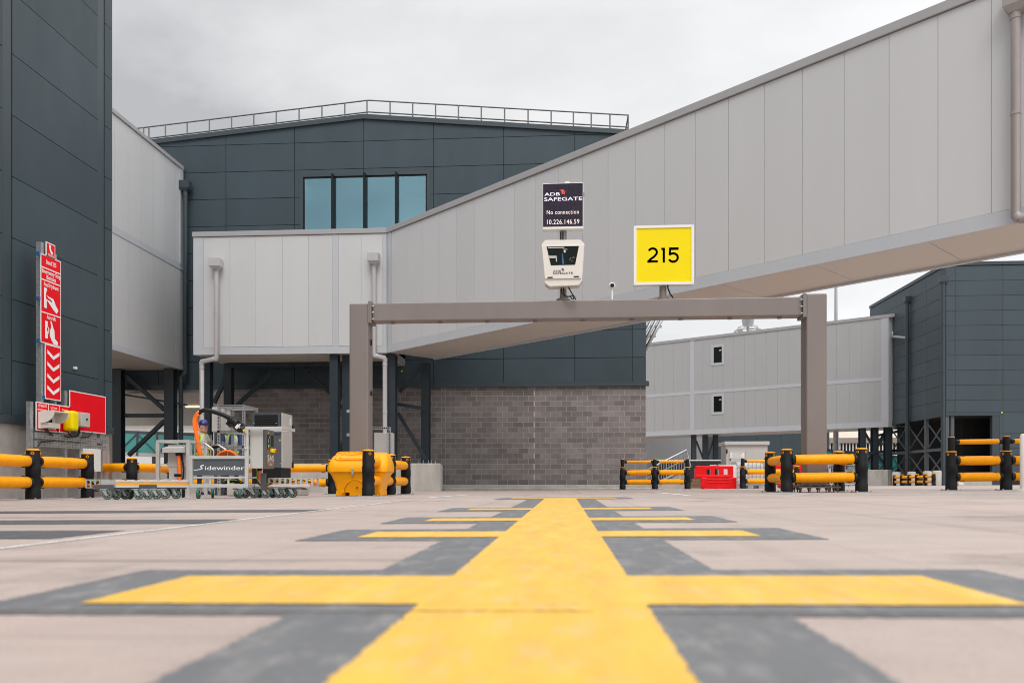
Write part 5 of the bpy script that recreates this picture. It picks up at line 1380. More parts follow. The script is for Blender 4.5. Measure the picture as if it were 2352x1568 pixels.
f0 = YQ; dp = .78
B = mb(m_bin)
loft(B, [ring(bx(769), bx(871), f0 + .10, f0 + dp - .1, g + .07, .06), ring(bx(769), bx(871), f0 + .10, f0 + dp - .1, g + .09, .06), ring(bx(764), bx(876), f0 + .06, f0 + dp - .06, bzf(1106), .08), ring(bx(757), bx(882), f0 + .02, f0 + dp - .02, bzf(1090), .10), ring(bx(753), bx(886), f0, f0 + dp, bzf(1084), .11)])
for px0, px1 in ((768, 788), (799, 846), (856, 872)): B.bbox(bx(px0), bx(px1), f0 + .105, f0 + dp - .11, g, g + .10, .012)
o = B.build('tub', T)
B = mb(m_bin)
loft(B, [ring(bx(750), bx(888), f0 - .03, f0 + dp + .02, bzf(1083.5), .12), ring(bx(749), bx(889), f0 - .035, f0 + dp + .02, bzf(1073), .13), ring(bx(751), bx(887), f0 + .02, f0 + dp + .01, bzf(1062), .14), ring(bx(755), bx(883), f0 + .16, f0 + dp, bzf(1047), .16), ring(bx(762), bx(876), f0 + .36, f0 + dp - .02, bzf(1038.5), .16), ring(bx(768), bx(870), f0 + .46, f0 + dp - .06, bzf(1036.5), .14)])
lid = B.build('lid', T)
# moulded ribs and the word on the lid, lying on its sloping front
lu, lz = X1, V((0, .34, .215)).normalized()
lc = V((bx(806), f0 + .19, bzf(1046.5)))
B = mb(m_binrib)
def lp(u, v, e=.012): n = lu.cross(lz); return lc + lu * u + lz * v + n * e
for (sx, sz, r) in ((.36, .15, .09), (.27, .105, .07)):
    pts = []
    for cx_, cy_, a0 in ((sx - r, sz - r, 0), (-sx + r, sz - r, 90), (-sx + r, -sz + r, 180), (sx - r, -sz + r, 270)):
        for i in range(6): a = math.radians(a0 + 90 * i / 5); pts.append(lp(cx_ + r * math.cos(a), cy_ + r * math.sin(a), .012))
    B.tube(pts + [pts[0]], .011, 8, False)
text(B, 'GRIT', lp(-.03, .05, .02), lu, lz, .085, .014, off=.02, mat=m_binrib); B.build('moulded_rib', lid)
B = mb(m_galv); c = V((bx(811), f0 - .04, bzf(1081))); B.bbox(c.x - .028, c.x + .028, c.y - .02, c.y + .004, c.z - .05, c.z + .05, .006); B.torus(c - Z1 * .075 - Y1 * .005, X1, .03, .008); B.build('latch', lid)
B = mb(m_bin); c = V((bx(814), f0 + .055, g + .07)); pts = [c + V((.24 * math.cos(math.pi * i / 14), 0, .26 * math.sin(math.pi * i / 14))) for i in range(15)]; B.tube(pts, .013, 8); 
for k in (-1, 1): B.bbox(c.x + k * .26 - .02, c.x + k * .26 + .02, c.y - .01, c.y + .03, g + .06, g + .1, .004)
B.build('moulded_arch', o)
B = mb(m_blackp); c = V((bx(818), f0 + .068, bzf(1119))); B.ell(c, .022, .012, .011, 12, 8); B.build('plug', o)

# ------------------------------------------------------------------ castors
m_hub = M('castor_hub', (.16, .16, .155), .45, .4)
def castor_proto():
    f = mb(m_galv)
    f.box(-.055, .055, -.045, .045, .168, .18); f.cyl((0, 0, .155), (0, 0, .168), .04, 14)
    for s in (-1, 1):
        f.prism([(-.035, s * .027, .157), (.03, s * .027, .157), (.066, s * .027, .07), (.034, s * .027, .06)], (0, s * .004, 0))
    f.box(-.035, .03, -.031, .031, .150, .157); f.cyl((.048, -.036, .08), (.048, .036, .08), .010, 8)
    fo = f.build('castor'); 
    wv = mb(m_green).lathe([(.068, -.019), (.077, -.018), (.080, -.006), (.080, .006), (.077, .018), (.068, .019)], (.048, 0, .08), 26, (0, 1, 0))
    wv.mat(m_hub).lathe([(.012, -.021), (.060, -.019), (.0675, -.0215), (.0675, .0215), (.060, .019), (.012, .021)], (.048, 0, .08), 22, (0, 1, 0))
    wv.mat(m_black)
    for i in range(5):
        a = i * 1.2566; 
        for s in (-1, 1): wv.cyl((.048 + .037 * math.cos(a), s * .0205, .08 + .037 * math.sin(a)), (.048 + .037 * math.cos(a), s * .0215, .08 + .037 * math.sin(a)), .0125, 8)
    wo = wv.build('wheel', fo); return fo
proto = castor_proto(); used = [False]
def castor(T, X, Y, rot, k=1.0):
    if not used[0]: o = proto; used[0] = True
    else:
        o = proto.copy(); COL.objects.link(o)
        for ch in proto.children:
            c = ch.copy(); COL.objects.link(c); c.parent = o
    o.parent = T; o.location = V((X, Y, gz(X, Y))) - T.location; o.rotation_euler = (0, 0, rot); o.scale = (k, k, k)

# ------------------------------------------------------------------ cable trolley
YC, RD = 13.25, .62
q = lambda x, y, Y=YC: P(x, y, Y)
c0 = q(505, 1145); T = thing('cable_trolley', 'aluminium framed cable trolley with grey Sidewinder panel and control cabinet, on green castors', 'trolley', (c0.x, YC + .3, gz(c0.x, YC)))
xl, xrr = q(440, 1100).x, q(567, 1100).x
zt, zb_, zh = q(500, 1050).z, q(500, 1115).z, q(566, 983).z
B = mb(m_alu); w_ = .052
def beam(a_, b_, w=w_): 
    B.bar(a_, b_, w)
for Y in (YC, YC + RD):
    B.bar((xl, Y, zb_ + .028), (xl, Y, zt - .028), w_); B.bar((xl - .026, Y, zt), (xrr + .0, Y, zt), w_); B.bar((xl - .026, Y, zb_), (xrr + .03, Y, zb_), w_ * 1.1)
    B.bar((xrr, Y, zb_ + .03), (xrr, Y, zh - .03), w_ * 1.1)
    B.bar((xl + .03, Y + .01, zb_ + .14), (xrr - .03, Y + .01, zb_ + .14), .03)
    for f in (.33, .66): B.bar((xl + (xrr - xl) * f, Y + .02, zb_ + .03), (xl + (xrr - xl) * f, Y + .02, zb_ + .125), .03)
for X in (xl, xrr):
    for z in (zb_, zt): B.bar((X, YC + .03, z), (X, YC + RD - .03, z), w_)
B.bar((xrr - .02, YC, zh), (xrr + .62, YC, zh), .05); B.bar((xrr - .02, YC + RD, zh), (xrr + .62, YC + RD, zh), .05); B.bar((xrr + .6, YC + .03, zh), (xrr + .6, YC + RD - .03, zh), .05); B.bar((xrr, YC + .03, zh), (xrr, YC + RD - .03, zh), .05)
B.bar((xrr + .03, YC + .3, zb_), (xrr + 1.0, YC + .3, zb_), .05); B.bar((xrr + .03, YC + .35, zt), (xrr + .12, YC + .35, zt), .05)
B.build('frame', T, bevel=.004)
B = mb(m_galv)
for X in (xl, xl + .35, xrr - .12, xrr):
    for z in (zt, zb_): B.cyl((X, YC - w_ / 2 - .004, z), (X, YC - w_ / 2 + .002, z), .006, 8)
B.build_split('frame_bolt', T)
px0, px1 = q(444.5, 1000).x, q(562, 1000).x; pz0, pz1 = q(500, 1091).z, q(500, 1053).z
o = mb(m_mgrey).box(px0, px1, YC + .0, YC + .018, pz0, pz1).build('name_panel', T)
B = MB(); text(B, 'idewinder', V(((q(471, 0).x + q(560.5, 0).x) / 2, YC - .001, q(515, 1074.5).z)), X1, Z1, .070, .001, off=.006, mat=m_text, width=q(560.5, 0).x - q(469.5, 0).x)
F = lambda px, py: V((q(px, py).x, YC - .0025, q(px, py).z)); 
ss = [(447, 1079.8), (452, 1078.6), (460, 1077.2), (464.5, 1075.6), (464.8, 1074.0), (461.5, 1072.6), (460.8, 1070.6), (463.5, 1068.6), (468.5, 1067.9)]
B.mat(m_text); ribbon(B, [F(*p_) for p_ in ss], [.008, .011, .015, .018, .018, .018, .017, .017, .016], (0, -1, 0), .001)
B.poly([F(445.6, 1079.0), F(447, 1080.6), F(448, 1079.6), F(446.6, 1077.6)])
B.build('name_lettering', o)
# cabinet
cx0, cx1 = q(574, 1000, YC + .08).x, q(606.6, 1000, YC + .08).x; cz0, cz1 = q(590, 1075).z, q(590, 985).z
cab = mb(m_lgrey).box(cx0, cx1 - .02, YC + .08, YC + .52, cz0, cz1).build('control_cabinet', T, bevel=.006)
side = mb(m_mgrey).box(cx1 - .019, cx1 + .012, YC + .08, YC + .52, cz0, cz1).build('side_panel', cab)
XC = cx1 + .013
sy = lambda f: YC + .08 + .44 * f; sz = lambda f: cz1 - (cz1 - cz0) * f
B = mb(m_brass).obox((XC, 0, 0), X1, Y1, Z1, (0, .002), (sy(.2), sy(.985)), (sz(.985), sz(.50)))
B.mat(m_blackp).obox((XC, 0, 0), X1, Y1, Z1, (0, .003), (sy(.26), sy(.50)), (sz(.50), sz(.13))); B.obox((XC, 0, 0), X1, Y1, Z1, (0, .003), (sy(.64), sy(.92)), (sz(.42), sz(.13)))
B.mat(m_dgrey).obox((XC, 0, 0), X1, Y1, Z1, (0, .0025), (sy(.505), sy(.635)), (sz(.5), sz(.13)))
B.mat(m_signy).poly([V((XC + .003, sy(u), sz(f))) for u, f in ((.30, .095), (.42, .095), (.36, .05))])
B.build('control_face', cab)
B = MB(); k = lambda u, f: V((XC + .004, sy(u), sz(f)))
text(B, '1', k(.38, .29), Y1, Z1, .075, .0, off=.01, mat=m_text); text(B, 'SAS', k(.60, .735), Y1, Z1, .105, .0, off=.02, mat=m_pale, width=.30)
text(B, 'SMART AIRPORT SYSTEMS', k(.60, .845), Y1, Z1, .014, .0, mat=m_pale, width=.33); B.mat(m_pale).obox((XC, 0, 0), X1, Y1, Z1, (.0035, .005), (sy(.45), sy(.76)), (sz(.905), sz(.885)))
B.mat(m_brass).obox((XC, 0, 0), X1, Y1, Z1, (.0045, .006), (sy(.2), sy(.985)), (sz(.775), sz(.765)))
B.build('panel_lettering', cab)
B = mb(EM('green_led', (.1, .8, .2), 1.0)).obox((XC, 0, 0), X1, Y1, Z1, (.003, .008), (sy(.34), sy(.42)), (sz(.42), sz(.39))); B.mat(EM('red_led', (.9, .05, .05), .8)).obox((XC, 0, 0), X1, Y1, Z1, (.003, .008), (sy(.34), sy(.42)), (sz(.47), sz(.44))); B.mat(EM('orange_led', (.9, .3, .05), .8)).obox((XC, 0, 0), X1, Y1, Z1, (.003, .008), (sy(.42), sy(.48)), (sz(.20), sz(.18))); B.build_split('status_lamp', cab)
B = mb(m_signy).bbox(XC + .002, XC + .05, sy(.52), sy(.93), sz(.58), sz(.48), .012); B.mat(m_red).cyl((XC + .05, sy(.85), sz(.53)), (XC + .065, sy(.85), sz(.53)), .022, 12); B.build('stop_button', cab)
# handles
m_h = m_steelp
mb(m_h).tube([q(*p_) for p_ in ((447.5, 1047), (447.5, 1024), (449.5, 1020), (453, 1018.5), (470, 1018.5), (474, 1020), (488, 1031), (490.5, 1035), (490.5, 1047))], .014, 10).build('handle', T)
mb(m_h).tube([P(*p_, YC + .3) for p_ in ((484, 1046), (484, 1027), (487, 1022), (502, 1021.5), (521, 1034), (523.5, 1038), (523.5, 1046))], .014, 10).build('handle', T)
mb(m_h).tube([P(x, y, YC - .05) for x, y in ((565, 994), (561.5, 998), (561, 1004), (561, 1022), (562, 1028), (565.5, 1031))], .014, 10).build('handle', T)
# hose, straps, plug
YH = YC + .25
B = mb(m_blackp); pts = [(452, 957), (455, 950), (461, 944.5), (469, 941.5), (478, 942.5), (490, 945), (503, 949), (514, 953), (523, 957.5), (531, 961.5)]
B.tube([P(*p_, YH) for p_ in pts], [.032, .034, .036, .038, .038, .039, .040, .041, .043, .05], 14)
ax = (P(560, 987, YH) - P(530, 961, YH)).normalized(); st_ = P(527, 959.5, YH)
ln = (P(560, 986, YH) - st_).length
B.lathe([(.05, 0), (.074, .02), (.078, .05), (.062, .075), (.062, .12), (.07, .125), (.072, .17), (.06, .175), (.066, ln - .01), (.06, ln)], st_, 18, ax)
e = ax.cross(Y1).normalized(); B.obox(st_ + ax * .16, ax, Y1, -e, (0, ln - .18), (-.06, .06), (-.085, .075)); B.obox(st_ + ax * .02, ax, Y1, -e, (0, .10), (-.03, .03), (.07, .115))
o = B.build('power_plug', T)
B = mb(m_white); B.obox(st_ + ax * .20, ax, Y1, -e, (0, .025), (-.064, -.061), (-.03, .05)); B.obox(st_ + ax * (ln - .10), ax, Y1, -e, (0, .025), (-.064, -.061), (-.06, .05)); B.mat(m_pipe).obox(st_ + ax * .25, ax, Y1, -e, (0, .03), (-.064, -.061), (-.02, .01)); B.build_split('plug_label', o)
B = mb(m_dgrey); c = P(562, 986, YH); B.prism([P(x, y, YH - .12) for x, y in ((552, 979), (568, 976), (570, 984), (563, 990), (556, 986))][::-1], (0, .24, 0)); B.mat(m_signy).prism([P(x, y, YH - .13) for x, y in ((557, 987.5), (563, 984), (563.5, 986.5), (559.5, 992))][::-1], (0, .2, 0)); B.build('plug_cradle', T)
B = mb(m_strap)
def strap(pts, w, Y, th=.008):
    qs = [P(*p_, Y) for p_ in pts]
    ribbon(B, qs, [w] * len(qs), (0, 1, 0), th)
strap([(455, 949), (448.5, 955), (446, 966), (447, 976), (450, 990), (455, 1012), (462, 1046)], .062, YH - .05)
strap([(456, 951), (451, 957), (449, 966), (451, 975), (455, 988)], .05, YH - .035)
B.mat(m_orange); B.tube([P(*p_, YH) for p_ in ((452, 956), (447, 962), (445.5, 975), (449, 990), (453, 1012), (454.5, 1030), (460, 1046))], .028, 10); B.tube([P(*p_, YH + .05) for p_ in ((453, 957), (449, 968), (449, 985), (454, 1010), (458, 1046))], .028, 10)
B.mat(m_strap); c = P(454, 950, YH); B.torus(c, ax, .05, .018, 16, 8); B.torus(c - Z1 * .03 - X1 * .015, ax, .05, .015, 16, 8)
B.build('cable_strap', T)
B = mb(m_orange)
for i in range(4): c = P(524, 1062, YC + .32); pts = [c + V((.21 * math.cos(math.pi * t / 12) * (1 - .08 * i), .04 * i - .05, .205 * math.sin(math.pi * t / 12) - .02 * i)) for t in range(13)]; B.tube(pts, .022, 8)
B.tube([P(580, 1018, YC + .4), P(578, 1030, YC + .4), P(575, 1045, YC + .4), P(573, 1060, YC + .4)], .02, 8)
B.build('coiled_cable', T)
B = mb(m_black); B.tube([P(x, y, YC + .35) for x, y in ((512, 1112), (520, 1106), (534, 1103.5), (548, 1105), (558, 1110))], .03, 8); B.mat(m_wire).tube([P(x, y, YC + .33) for x, y in ((514, 1108), (526, 1102.5), (540, 1102), (556, 1108))], .008, 6); B.build('lower_hose', T)
# feed cable under the cabinet
B = mb(m_orange).tube([P(x, y, YC + .3) for x, y in ((595, 1076), (595, 1092), (596, 1106), (600, 1114), (610, 1117), (618, 1116))], .034, 12)
B.mat(m_blackp).cyl(P(595, 1074.5, YC + .3), P(595, 1081, YC + .3), .05, 12); B.mat(m_black).tube([P(x, y, YC + .26) for x, y in ((592, 1076), (591, 1095), (594, 1110), (602, 1115), (612, 1113), (624, 1109))], .012, 8); B.mat(m_wire).tube([P(x, y, YC + .25) for x, y in ((589, 1075), (591, 1084), (590, 1098), (598, 1110), (606, 1113), (618, 1110))], .008, 6)
B.build('feed_cable', T)
mb(m_dgrey).box(q(588, 0).x, q(600, 0).x, YC + .2, YC + .24, q(595, 1126).z, q(595, 1086).z).build('cable_shield', T)
for px, Y, rot in ((458, YC + .0, -1.45), (489, YC + RD, -1.2), (540.5, YC + RD - .1, .3), (553, YC + .02, -1.35), (557, YC + RD, .5)): castor(T, q(px, 0, Y).x, Y, rot, 1.0)

# ------------------------------------------------------------------ cable carriers left and right
cl0, cl1 = P(266, 1119, 12.75), P(437, 1117, 13.3)
gL = gz(cl0.x, 12.8)
T = thing('cable_carrier', 'low yellow sided cable carrier on castors running left from the trolley', 'cable carrier', ((cl0.x + cl1.x) / 2, 13.0, gL))
ax = V((cl1.x - cl0.x, cl1.y - cl0.y, 0)).normalized(); pe = V((-ax.y, ax.x, 0)); ln = (V((cl1.x, cl1.y, 0)) - V((cl0.x, cl0.y, 0))).length
O = V((cl0.x, cl0.y, 0)); z0, z1 = cl0.z, P(266, 1102.5, 12.75).z
B = mb(m_alu).obox(O, ax, pe, Z1, (0, ln), (0, .42), (z0, z0 + .035)); B.obox(O, ax, pe, Z1, (0, ln), (-.004, .42), (z1 - .03, z1)); B.obox(O, ax, pe, Z1, (0, ln), (.012, .41), (z0 + .035, z1 - .03)); 
B.prism([O + Z1 * z0, O - ax * .23 + pe * .14 + Z1 * z0, O - ax * .23 + pe * .14 + Z1 * z1, O + Z1 * z1][::-1], pe * .28)
B.build('body', T)
B = mb(m_lgrey)
for i in range(7): B.obox(O, ax, pe, Z1, (.05 + i * .17 - .06, .05 + i * .17 + .06), (.02, .40), (z1 + .001, z1 + .012))
B.build_split('cover_plate', T)
mb(m_yel).obox(O, ax, pe, Z1, (.0, ln), (.002, .0115), (z0 + .036, z1 - .031)).build('yellow_side', T)
B = mb(m_dgrey)
for a_, b_ in ((-.33, -.03), (.35, .62)): B.obox(O, ax, pe, Z1, (a_, b_), (-.02, -.008), (z0 - .03, z0 + .045))
B.obox(O, ax, pe, Z1, (-.2, ln * .95), (.02, .40), (z0 - .03, z0 - .003)); B.build_split('bumper', T)
def basket(T, x0, x1, y0, y1, Y, n, d=.3, fat=.02):
    B = mb(m_cage); a_, b_ = P(x0, y1, Y), P(x1, y0, Y)
    for yy in (Y, Y + d):
        for z in (a_.z, b_.z): B.bar((a_.x, yy, z), (b_.x, yy, z), .012)
        for i in range(n + 1): X = a_.x + (b_.x - a_.x) * i / n; B.box(X - fat, X + fat, yy - .008, yy + .004, a_.z, b_.z)
    for i in range(n + 1):
        X = a_.x + (b_.x - a_.x) * i / n
        for z in (a_.z, b_.z): B.bar((X, Y, z), (X, Y + d, z), .02)
    B.build('cable_basket', T)
    B = mb(m_orange); zm = (a_.z + b_.z) / 2
    for k in range(4):
        B.mat(m_orange).tube([(a_.x - .03 + (b_.x - a_.x + .03) * i / 10, Y + .05 + .06 * k, zm - .025 + .012 * math.sin(i * 1.3 + k)) for i in range(11)], .022, 8)
    B.mat(m_wire).tube([(a_.x + (b_.x - a_.x) * i / 10, Y + .06, zm + .03 + .018 * math.sin(i * 1.1)) for i in range(11)], .007, 6); B.mat(m_black).tube([(a_.x + (b_.x - a_.x) * i / 10, Y + .04, zm + .012 + .02 * math.cos(i * .9)) for i in range(11)], .010, 6); B.mat(m_wire).tube([(a_.x + (b_.x - a_.x) * i / 10, Y + .12, zm + .045 + .014 * math.cos(i * 1.4)) for i in range(11)], .007, 6)
    B.build('orange_cable', T)
basket(T, 198, 240, 1101.5, 1119.5, 12.85, 4, .25, .012)
mb(m_black).tube([P(x, y, 12.8) for x, y in ((236, 1121), (222, 1124), (210, 1127), (211, 1129), (226, 1127))], .008, 6).build('loose_wire', T)
for px, Y, rot in ((240, 12.65, .15), (260.5, 12.85, .25), (281, 13.0, .3), (303, 13.15, 2.8), (312, 12.75, .2), (333, 12.85, .35), (353, 12.95, .3), (373, 13.0, .35), (398, 13.25, .3)): castor(T, P(px, 0, Y).x, Y, rot)
T = thing('cable_carrier', 'open cable basket on castors trailing right from the trolley under the grey cabinets', 'cable carrier', (P(655, 0, 13.8).x, 13.8, gz(-4.6, 13.8)))
basket(T, 618, 717, 1098, 1116, 13.75, 8, .32)
B = mb(m_galv); a_, b_ = P(575, 1121, 13.8), P(690, 1120, 13.8); B.box(a_.x, b_.x, 13.78, 14.02, a_.z - .005, a_.z + .012); B.build('base_rail', T)
mb(m_black).tube([P(x, y, 13.72) for x, y in ((640, 1117), (665, 1121), (690, 1122), (705, 1123), (700, 1120), (680, 1117.5))], .008, 6).build('loose_wire', T)
for px, Y, rot in ((577, 13.55, .2), (590, 14.0, .4), (604, 13.5, .1), (620, 13.95, .3), (634, 13.75, .25), (648, 13.85, .3), (666, 13.8, .3)): castor(T, P(px, 0, Y).x, Y, rot)

# ------------------------------------------------------------------ pedestal with orange cable
YP = 15.0; q = lambda x, y, Y=YP: P(x, y, Y)
g = gz(q(400, 0).x, YP)
T = thing('cable_pedestal', 'grey terminal box with hood and orange cable in an aluminium frame, left of the trolley', 'cabinet', (q(400, 0).x, YP, g))
B = mb(m_alu); zt = q(400, 1017).z
for x in (363, 433): B.bar((q(x, 0).x, YP, g), (q(x, 0).x, YP, zt), .065)
for x in (379, 446): B.bar((q(x, 0).x, YP + .5, g), (q(x, 0).x, YP + .5, zt), .055)
B.bar((q(360, 0).x, YP, zt + .03), (q(436, 0).x, YP, zt + .03), .055); B.bar((q(363, 0).x, YP + .03, zt + .03), (q(379, 0).x, YP + .5, zt + .03), .05); B.bar((q(433, 0).x, YP + .03, zt + .03), (q(446, 0).x, YP + .5, zt + .03), .05)
for y in (1072, 1101): B.bar((q(363, 0).x, YP + .1, q(0, y).z), (q(433, 0).x, YP + .1, q(0, y).z), .035)
B.box(q(428, 0).x, q(440, 0).x, YP - .1, YP + .1, g, g + .012)
B.build('frame', T, bevel=.004)
o = mb(m_lgrey).bbox(q(384, 0).x, q(428, 0).x, YP + .02, YP + .25, q(0, 1073).z, q(0, 1022).z, .012).build('terminal_box', T)
mb(m_lgrey).prism([(0 + q(382, 0).x, YP + .02, q(0, 1026).z), (q(382, 0).x, YP - .16, q(0, 1030).z), (q(382, 0).x, YP - .16, q(0, 1040.5).z), (q(382, 0).x, YP + .02, q(0, 1040.5).z)], (q(427, 0).x - q(382, 0).x, 0, 0)).build('hood', o)
mb(m_lgrey).box(q(386, 0).x, q(430, 0).x, YP + .03, YP + .05, q(0, 1106).z, q(0, 1071).z).build('back_plate', T)
B = mb(m_orange).tube([q(*p_, YP - .05) for p_ in ((410, 1042), (411, 1060), (412, 1080), (413, 1104))], .038, 12); B.mat(m_blackp).cyl(q(409.5, 1040, YP - .05), q(410, 1046, YP - .05), .055, 12); B.build('orange_cable', T)
B = mb(m_black).tube([q(*p_, YP - .05) for p_ in ((417, 1042), (419.5, 1060), (422, 1078), (421, 1095), (417.5, 1104))], .016, 8); B.mat(m_blackp).cyl(q(416.5, 1040, YP - .05), q(417, 1044, YP - .05), .03, 10); B.build('black_cable', T)
B = mb(m_blackp).bbox(q(404.5, 0).x, q(419.5, 0).x, YP - .09, YP - .02, q(0, 1095).z, q(0, 1088).z, .01); B.build('cable_clamp', T)
B = mb(m_black)
for x in (410, 421): B.bar((q(x, 0).x, YP, g), (q(x, 0).x, YP, g + .2), .045)
B.build_split('lower_cable', T)

# ------------------------------------------------------------------ power unit
YU = 16.2; q = lambda x, y, Y=YU: P(x, y, Y)
x0, x1 = q(577.5, 0).x, q(646.5, 0).x; zt = q(600, 948).z; g = gz(x0, YU); dU = .60; zk = q(0, 1075).z
T = thing('power_unit', 'tall dark grey power unit with louvred vent and pale side, behind the trolley', 'cabinet', ((x0 + x1) / 2, YU, g))
mb(m_blackp).box(x0 + .01, x1 - .01, YU + .01, YU + dU - .01, g, zk - .002).build('plinth', T)
mb(m_mgrey).bbox(x0, x1, YU, YU + dU, zk, zt, .012).build('body', T)
mb(m_lgrey).bbox(x1 + .001, x1 + .022, YU - .012, YU + dU, zk + .003, zt - .004, .006).build('side_panel', T)
B = mb(m_dgrey); va, vb, vc, vd = q(580.5, 0).x, q(645, 0).x, q(0, 998).z, q(0, 951).z
for r in ((va, vb, vd - .05, vd), (va, vb, vc, vc + .05), (va, va + .05, vc + .05, vd - .05), (vb - .05, vb, vc + .05, vd - .05)): B.box(r[0], r[1], YU - .035, YU - .001, r[2], r[3])
o = B.build('vent_frame', T)
B = mb(m_blackp); n_ = 9
for i in range(n_): z = vc + .055 + (vd - vc - .13) * i / (n_ - 1); B.prism([(va + .05, YU - .033, z), (va + .05, YU - .028, z), (va + .05, YU - .002, z + .042), (va + .05, YU - .008, z + .042)], (vb - va - .1, 0, 0))
B.mat(m_dkvoid).box(va + .05, vb - .05, YU - .0018, YU - .0012, vc + .05, vd - .05); B.build('louvre', o)
B = mb(m_galv)
for x in (585, 636): c = q(x, 972); B.cyl((c.x, YU - .045, c.z), (c.x, YU - .03, c.z), .012, 8)
for x, y in ((644, 1064),): c = q(x, y); B.cyl((c.x, YU - .01, c.z), (c.x, YU + .0, c.z), .012, 8)
B.build_split('fixing', T)
B = mb(m_signy); c = q(643, 1010 + 0); B.poly([(c.x - .02, YU - .004, c.z - .02), (c.x + .02, YU - .004, c.z - .02), (c.x, YU - .004, c.z + .02)]); B.build('warning_label', T)
mb(m_white).obox((x1 + .0225, 0, 0), X1, Y1, Z1, (0, .002), (YU + dU - .17, YU + dU - .08), (zt - .22, zt - .08)).build('rating_plate', T)
B = mb(m_blackp)
for y in (983, 1068): c = zat(668, y, YU + dU); B.box(x1 + .0225, x1 + .05, YU + dU - .03, YU + dU + .01, c - .06, c + .06)
B.build_split('hinge', T)

# ------------------------------------------------------------------ perforated steel rack
YK = 17.6; q = lambda x, y, Y=YK: P(x, y, Y)
x0, x1 = q(503, 0).x, q(560, 0).x; zt = q(0, 936).z; g = gz(x0, YK); dK = .75
T = thing('steel_rack', 'open galvanised perforated angle rack with a pale panel behind the workers', 'rack', ((x0 + x1) / 2, YK, g))
B = mb(m_galv); w_ = .055
for X in (x0, x1):
    for Y in (YK, YK + dK): B.bar((X, Y, g), (X, Y, zt - .028), w_)
for z in (zt, q(0, 993).z, q(0, 1027).z):
    for Y in (YK, YK + dK): B.bar((x0 - .027, Y, z), (x1 + .027, Y, z), w_)
    for X in (x0, x1): B.bar((X, YK + .03, z), (X, YK + dK - .03, z), w_)
B.build('frame', T)
B = mb(m_dkvoid)
for z in (zt, q(0, 993).z, q(0, 1027).z):
    for i in range(14): X = x0 + (x1 - x0) * (i + .5) / 14; B.box(X - .018, X + .018, YK - w_ / 2 - .0012, YK - w_ / 2 - .0004, z - .009, z + .009)
for i in range(26):
    z = g + .15 + (zt - g - .2) * i / 26
    if any(abs(z - h_) < .06 for h_ in (zt, q(0, 993).z, q(0, 1027).z)): continue
    for X in (x0, x1): B.box(X - .009, X + .009, YK - w_ / 2 - .0012, YK - w_ / 2 - .0004, z - .018, z + .018)
B.build('slot', T)
a_, b_ = P(486, 991, YK + .4), P(521, 934.5, YK + .4); mb(m_lgrey).bbox(a_.x, b_.x, YK + .4, YK + .62, a_.z, b_.z, .012).build('panel_box', T)
B = mb(m_galv); a_, b_ = P(507, 1052, YK + .02), P(517, 1014, YK + .02); B.box(a_.x, b_.x, YK + .03, YK + .05, a_.z, b_.z); B.mat(m_dkvoid)
for i in range(3):
    for j_ in range(7): X = a_.x + (b_.x - a_.x) * (i + .5) / 3; z = a_.z + (b_.z - a_.z) * (j_ + .5) / 7; B.box(X - .01, X + .01, YK + .0285, YK + .0295, z - .02, z + .02)
B.build('perforated_plate', T)
B = mb(m_dgrey).bbox(P(487, 0, 18.6).x, P(512, 0, 18.6).x, 18.7, 18.9, g, P(0, 1013, 18.7).z + .35, .02)
tag(B.build('dark_cabinet'), 'dark grey low cabinet between the two workers', 'cabinet')

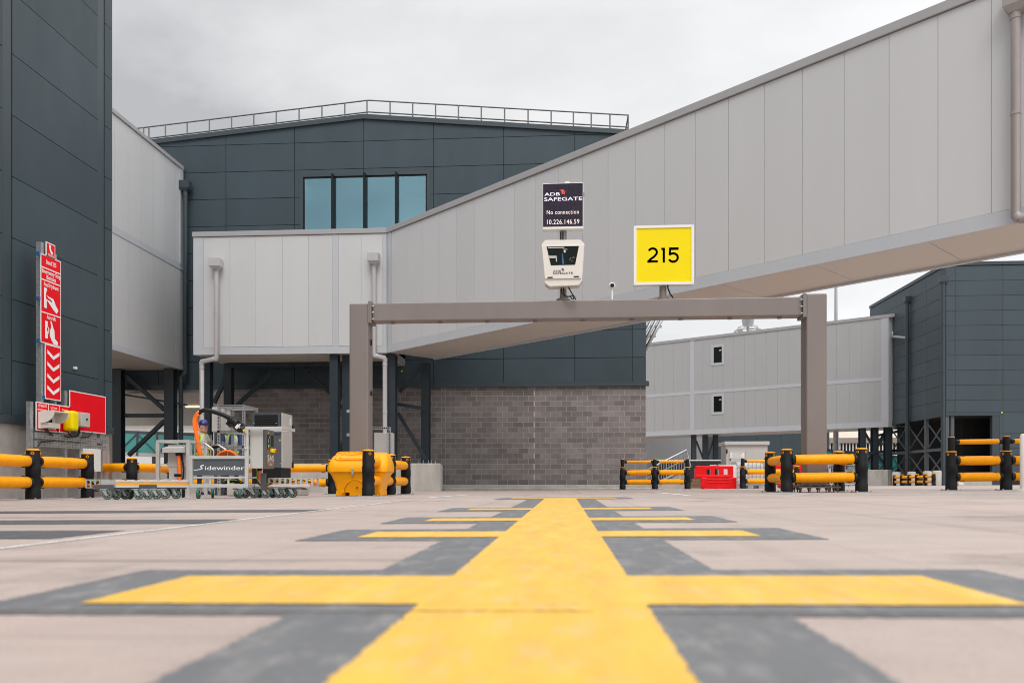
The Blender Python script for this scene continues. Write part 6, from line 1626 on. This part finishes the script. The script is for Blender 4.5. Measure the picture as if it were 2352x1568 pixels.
# box beside the left gantry post
YJ = 19.4; q = lambda x, y, Y=YJ: P(x, y, Y); g = gz(q(880, 0).x, YJ)
T = thing('junction_cabinet', 'pale grey cabinet on a perforated steel frame right of the left gantry post', 'cabinet', (q(878, 0).x, YJ, g))
mb(m_lgrey).bbox(q(858, 0).x, q(900, 0).x, YJ + .05, YJ + .3, q(0, 1062).z, q(0, 997).z, .012).build('box', T)
B = mb(m_galv); zt = q(0, 989).z
for x in (852, 895): B.box(q(x, 0).x - .025, q(x, 0).x + .025, YJ, YJ + .04, g, zt)
B.box(q(852, 0).x - .025, q(895, 0).x + .025, YJ - .002, YJ + .042, zt + .001, zt + .05)
B.mat(m_dkvoid)
for i in range(20): z = g + .3 + (zt - g - .3) * i / 20; B.box(q(895, 0).x - .011, q(895, 0).x + .011, YJ - .002, YJ - .001, z - .02, z + .02)
for i in range(9): X = q(852, 0).x + (q(895, 0).x - q(852, 0).x) * (i + .5) / 9; B.box(X - .02, X + .02, YJ - .0035, YJ - .0025, zt + .015, zt + .037)
B.build('frame', T)
# loose concrete block
tag(mb(m_conc).bbox(P(520, 0, 17.2).x, P(690, 0, 17.2).x, 17.2, 17.8, gz(-7, 17.2), P(0, 1117, 17.2).z, .03).build('concrete_block'), 'low weathered concrete block on the apron behind the trolley castors', 'block')

# ------------------------------------------------------------------ workers behind the trolley
YW_ = 19.2; c = camxy(466, 19.2); g = gz(c.x, c.y)
person('worker in blue hard hat and yellow vest over a beige jacket, holding a tablet', (c.x, c.y, g), -.38, m_shirtg, m_hivis, m_helmb, True)
R = Matrix.Rotation(-.38, 3, 'Z'); tp = V((c.x, c.y, g)) + R @ V((.40, 0.0, 1.17))
T = thing('tablet', 'black tablet computer in the hands of the blue helmeted worker', 'tablet', tp)
mb(m_blackp).bbox(-.10, .10, -.13, .13, -.006, .006, .004, 2, tp, R @ Matrix.Rotation(-.45, 3, 'Y')).build('case', T); mb(m_dglass).bbox(-.085, .085, -.115, .115, .0062, .0075, .0005, 1, tp, R @ Matrix.Rotation(-.45, 3, 'Y')).build('screen', T)
c = camxy(532, 19.3)
person('worker in white hard hat and yellow vest over blue overalls, behind the steel rack', (c.x, c.y, gz(c.x, c.y)), -1.25, m_shirtb, m_hivis, m_helmw, True, 'work', scale=.985)
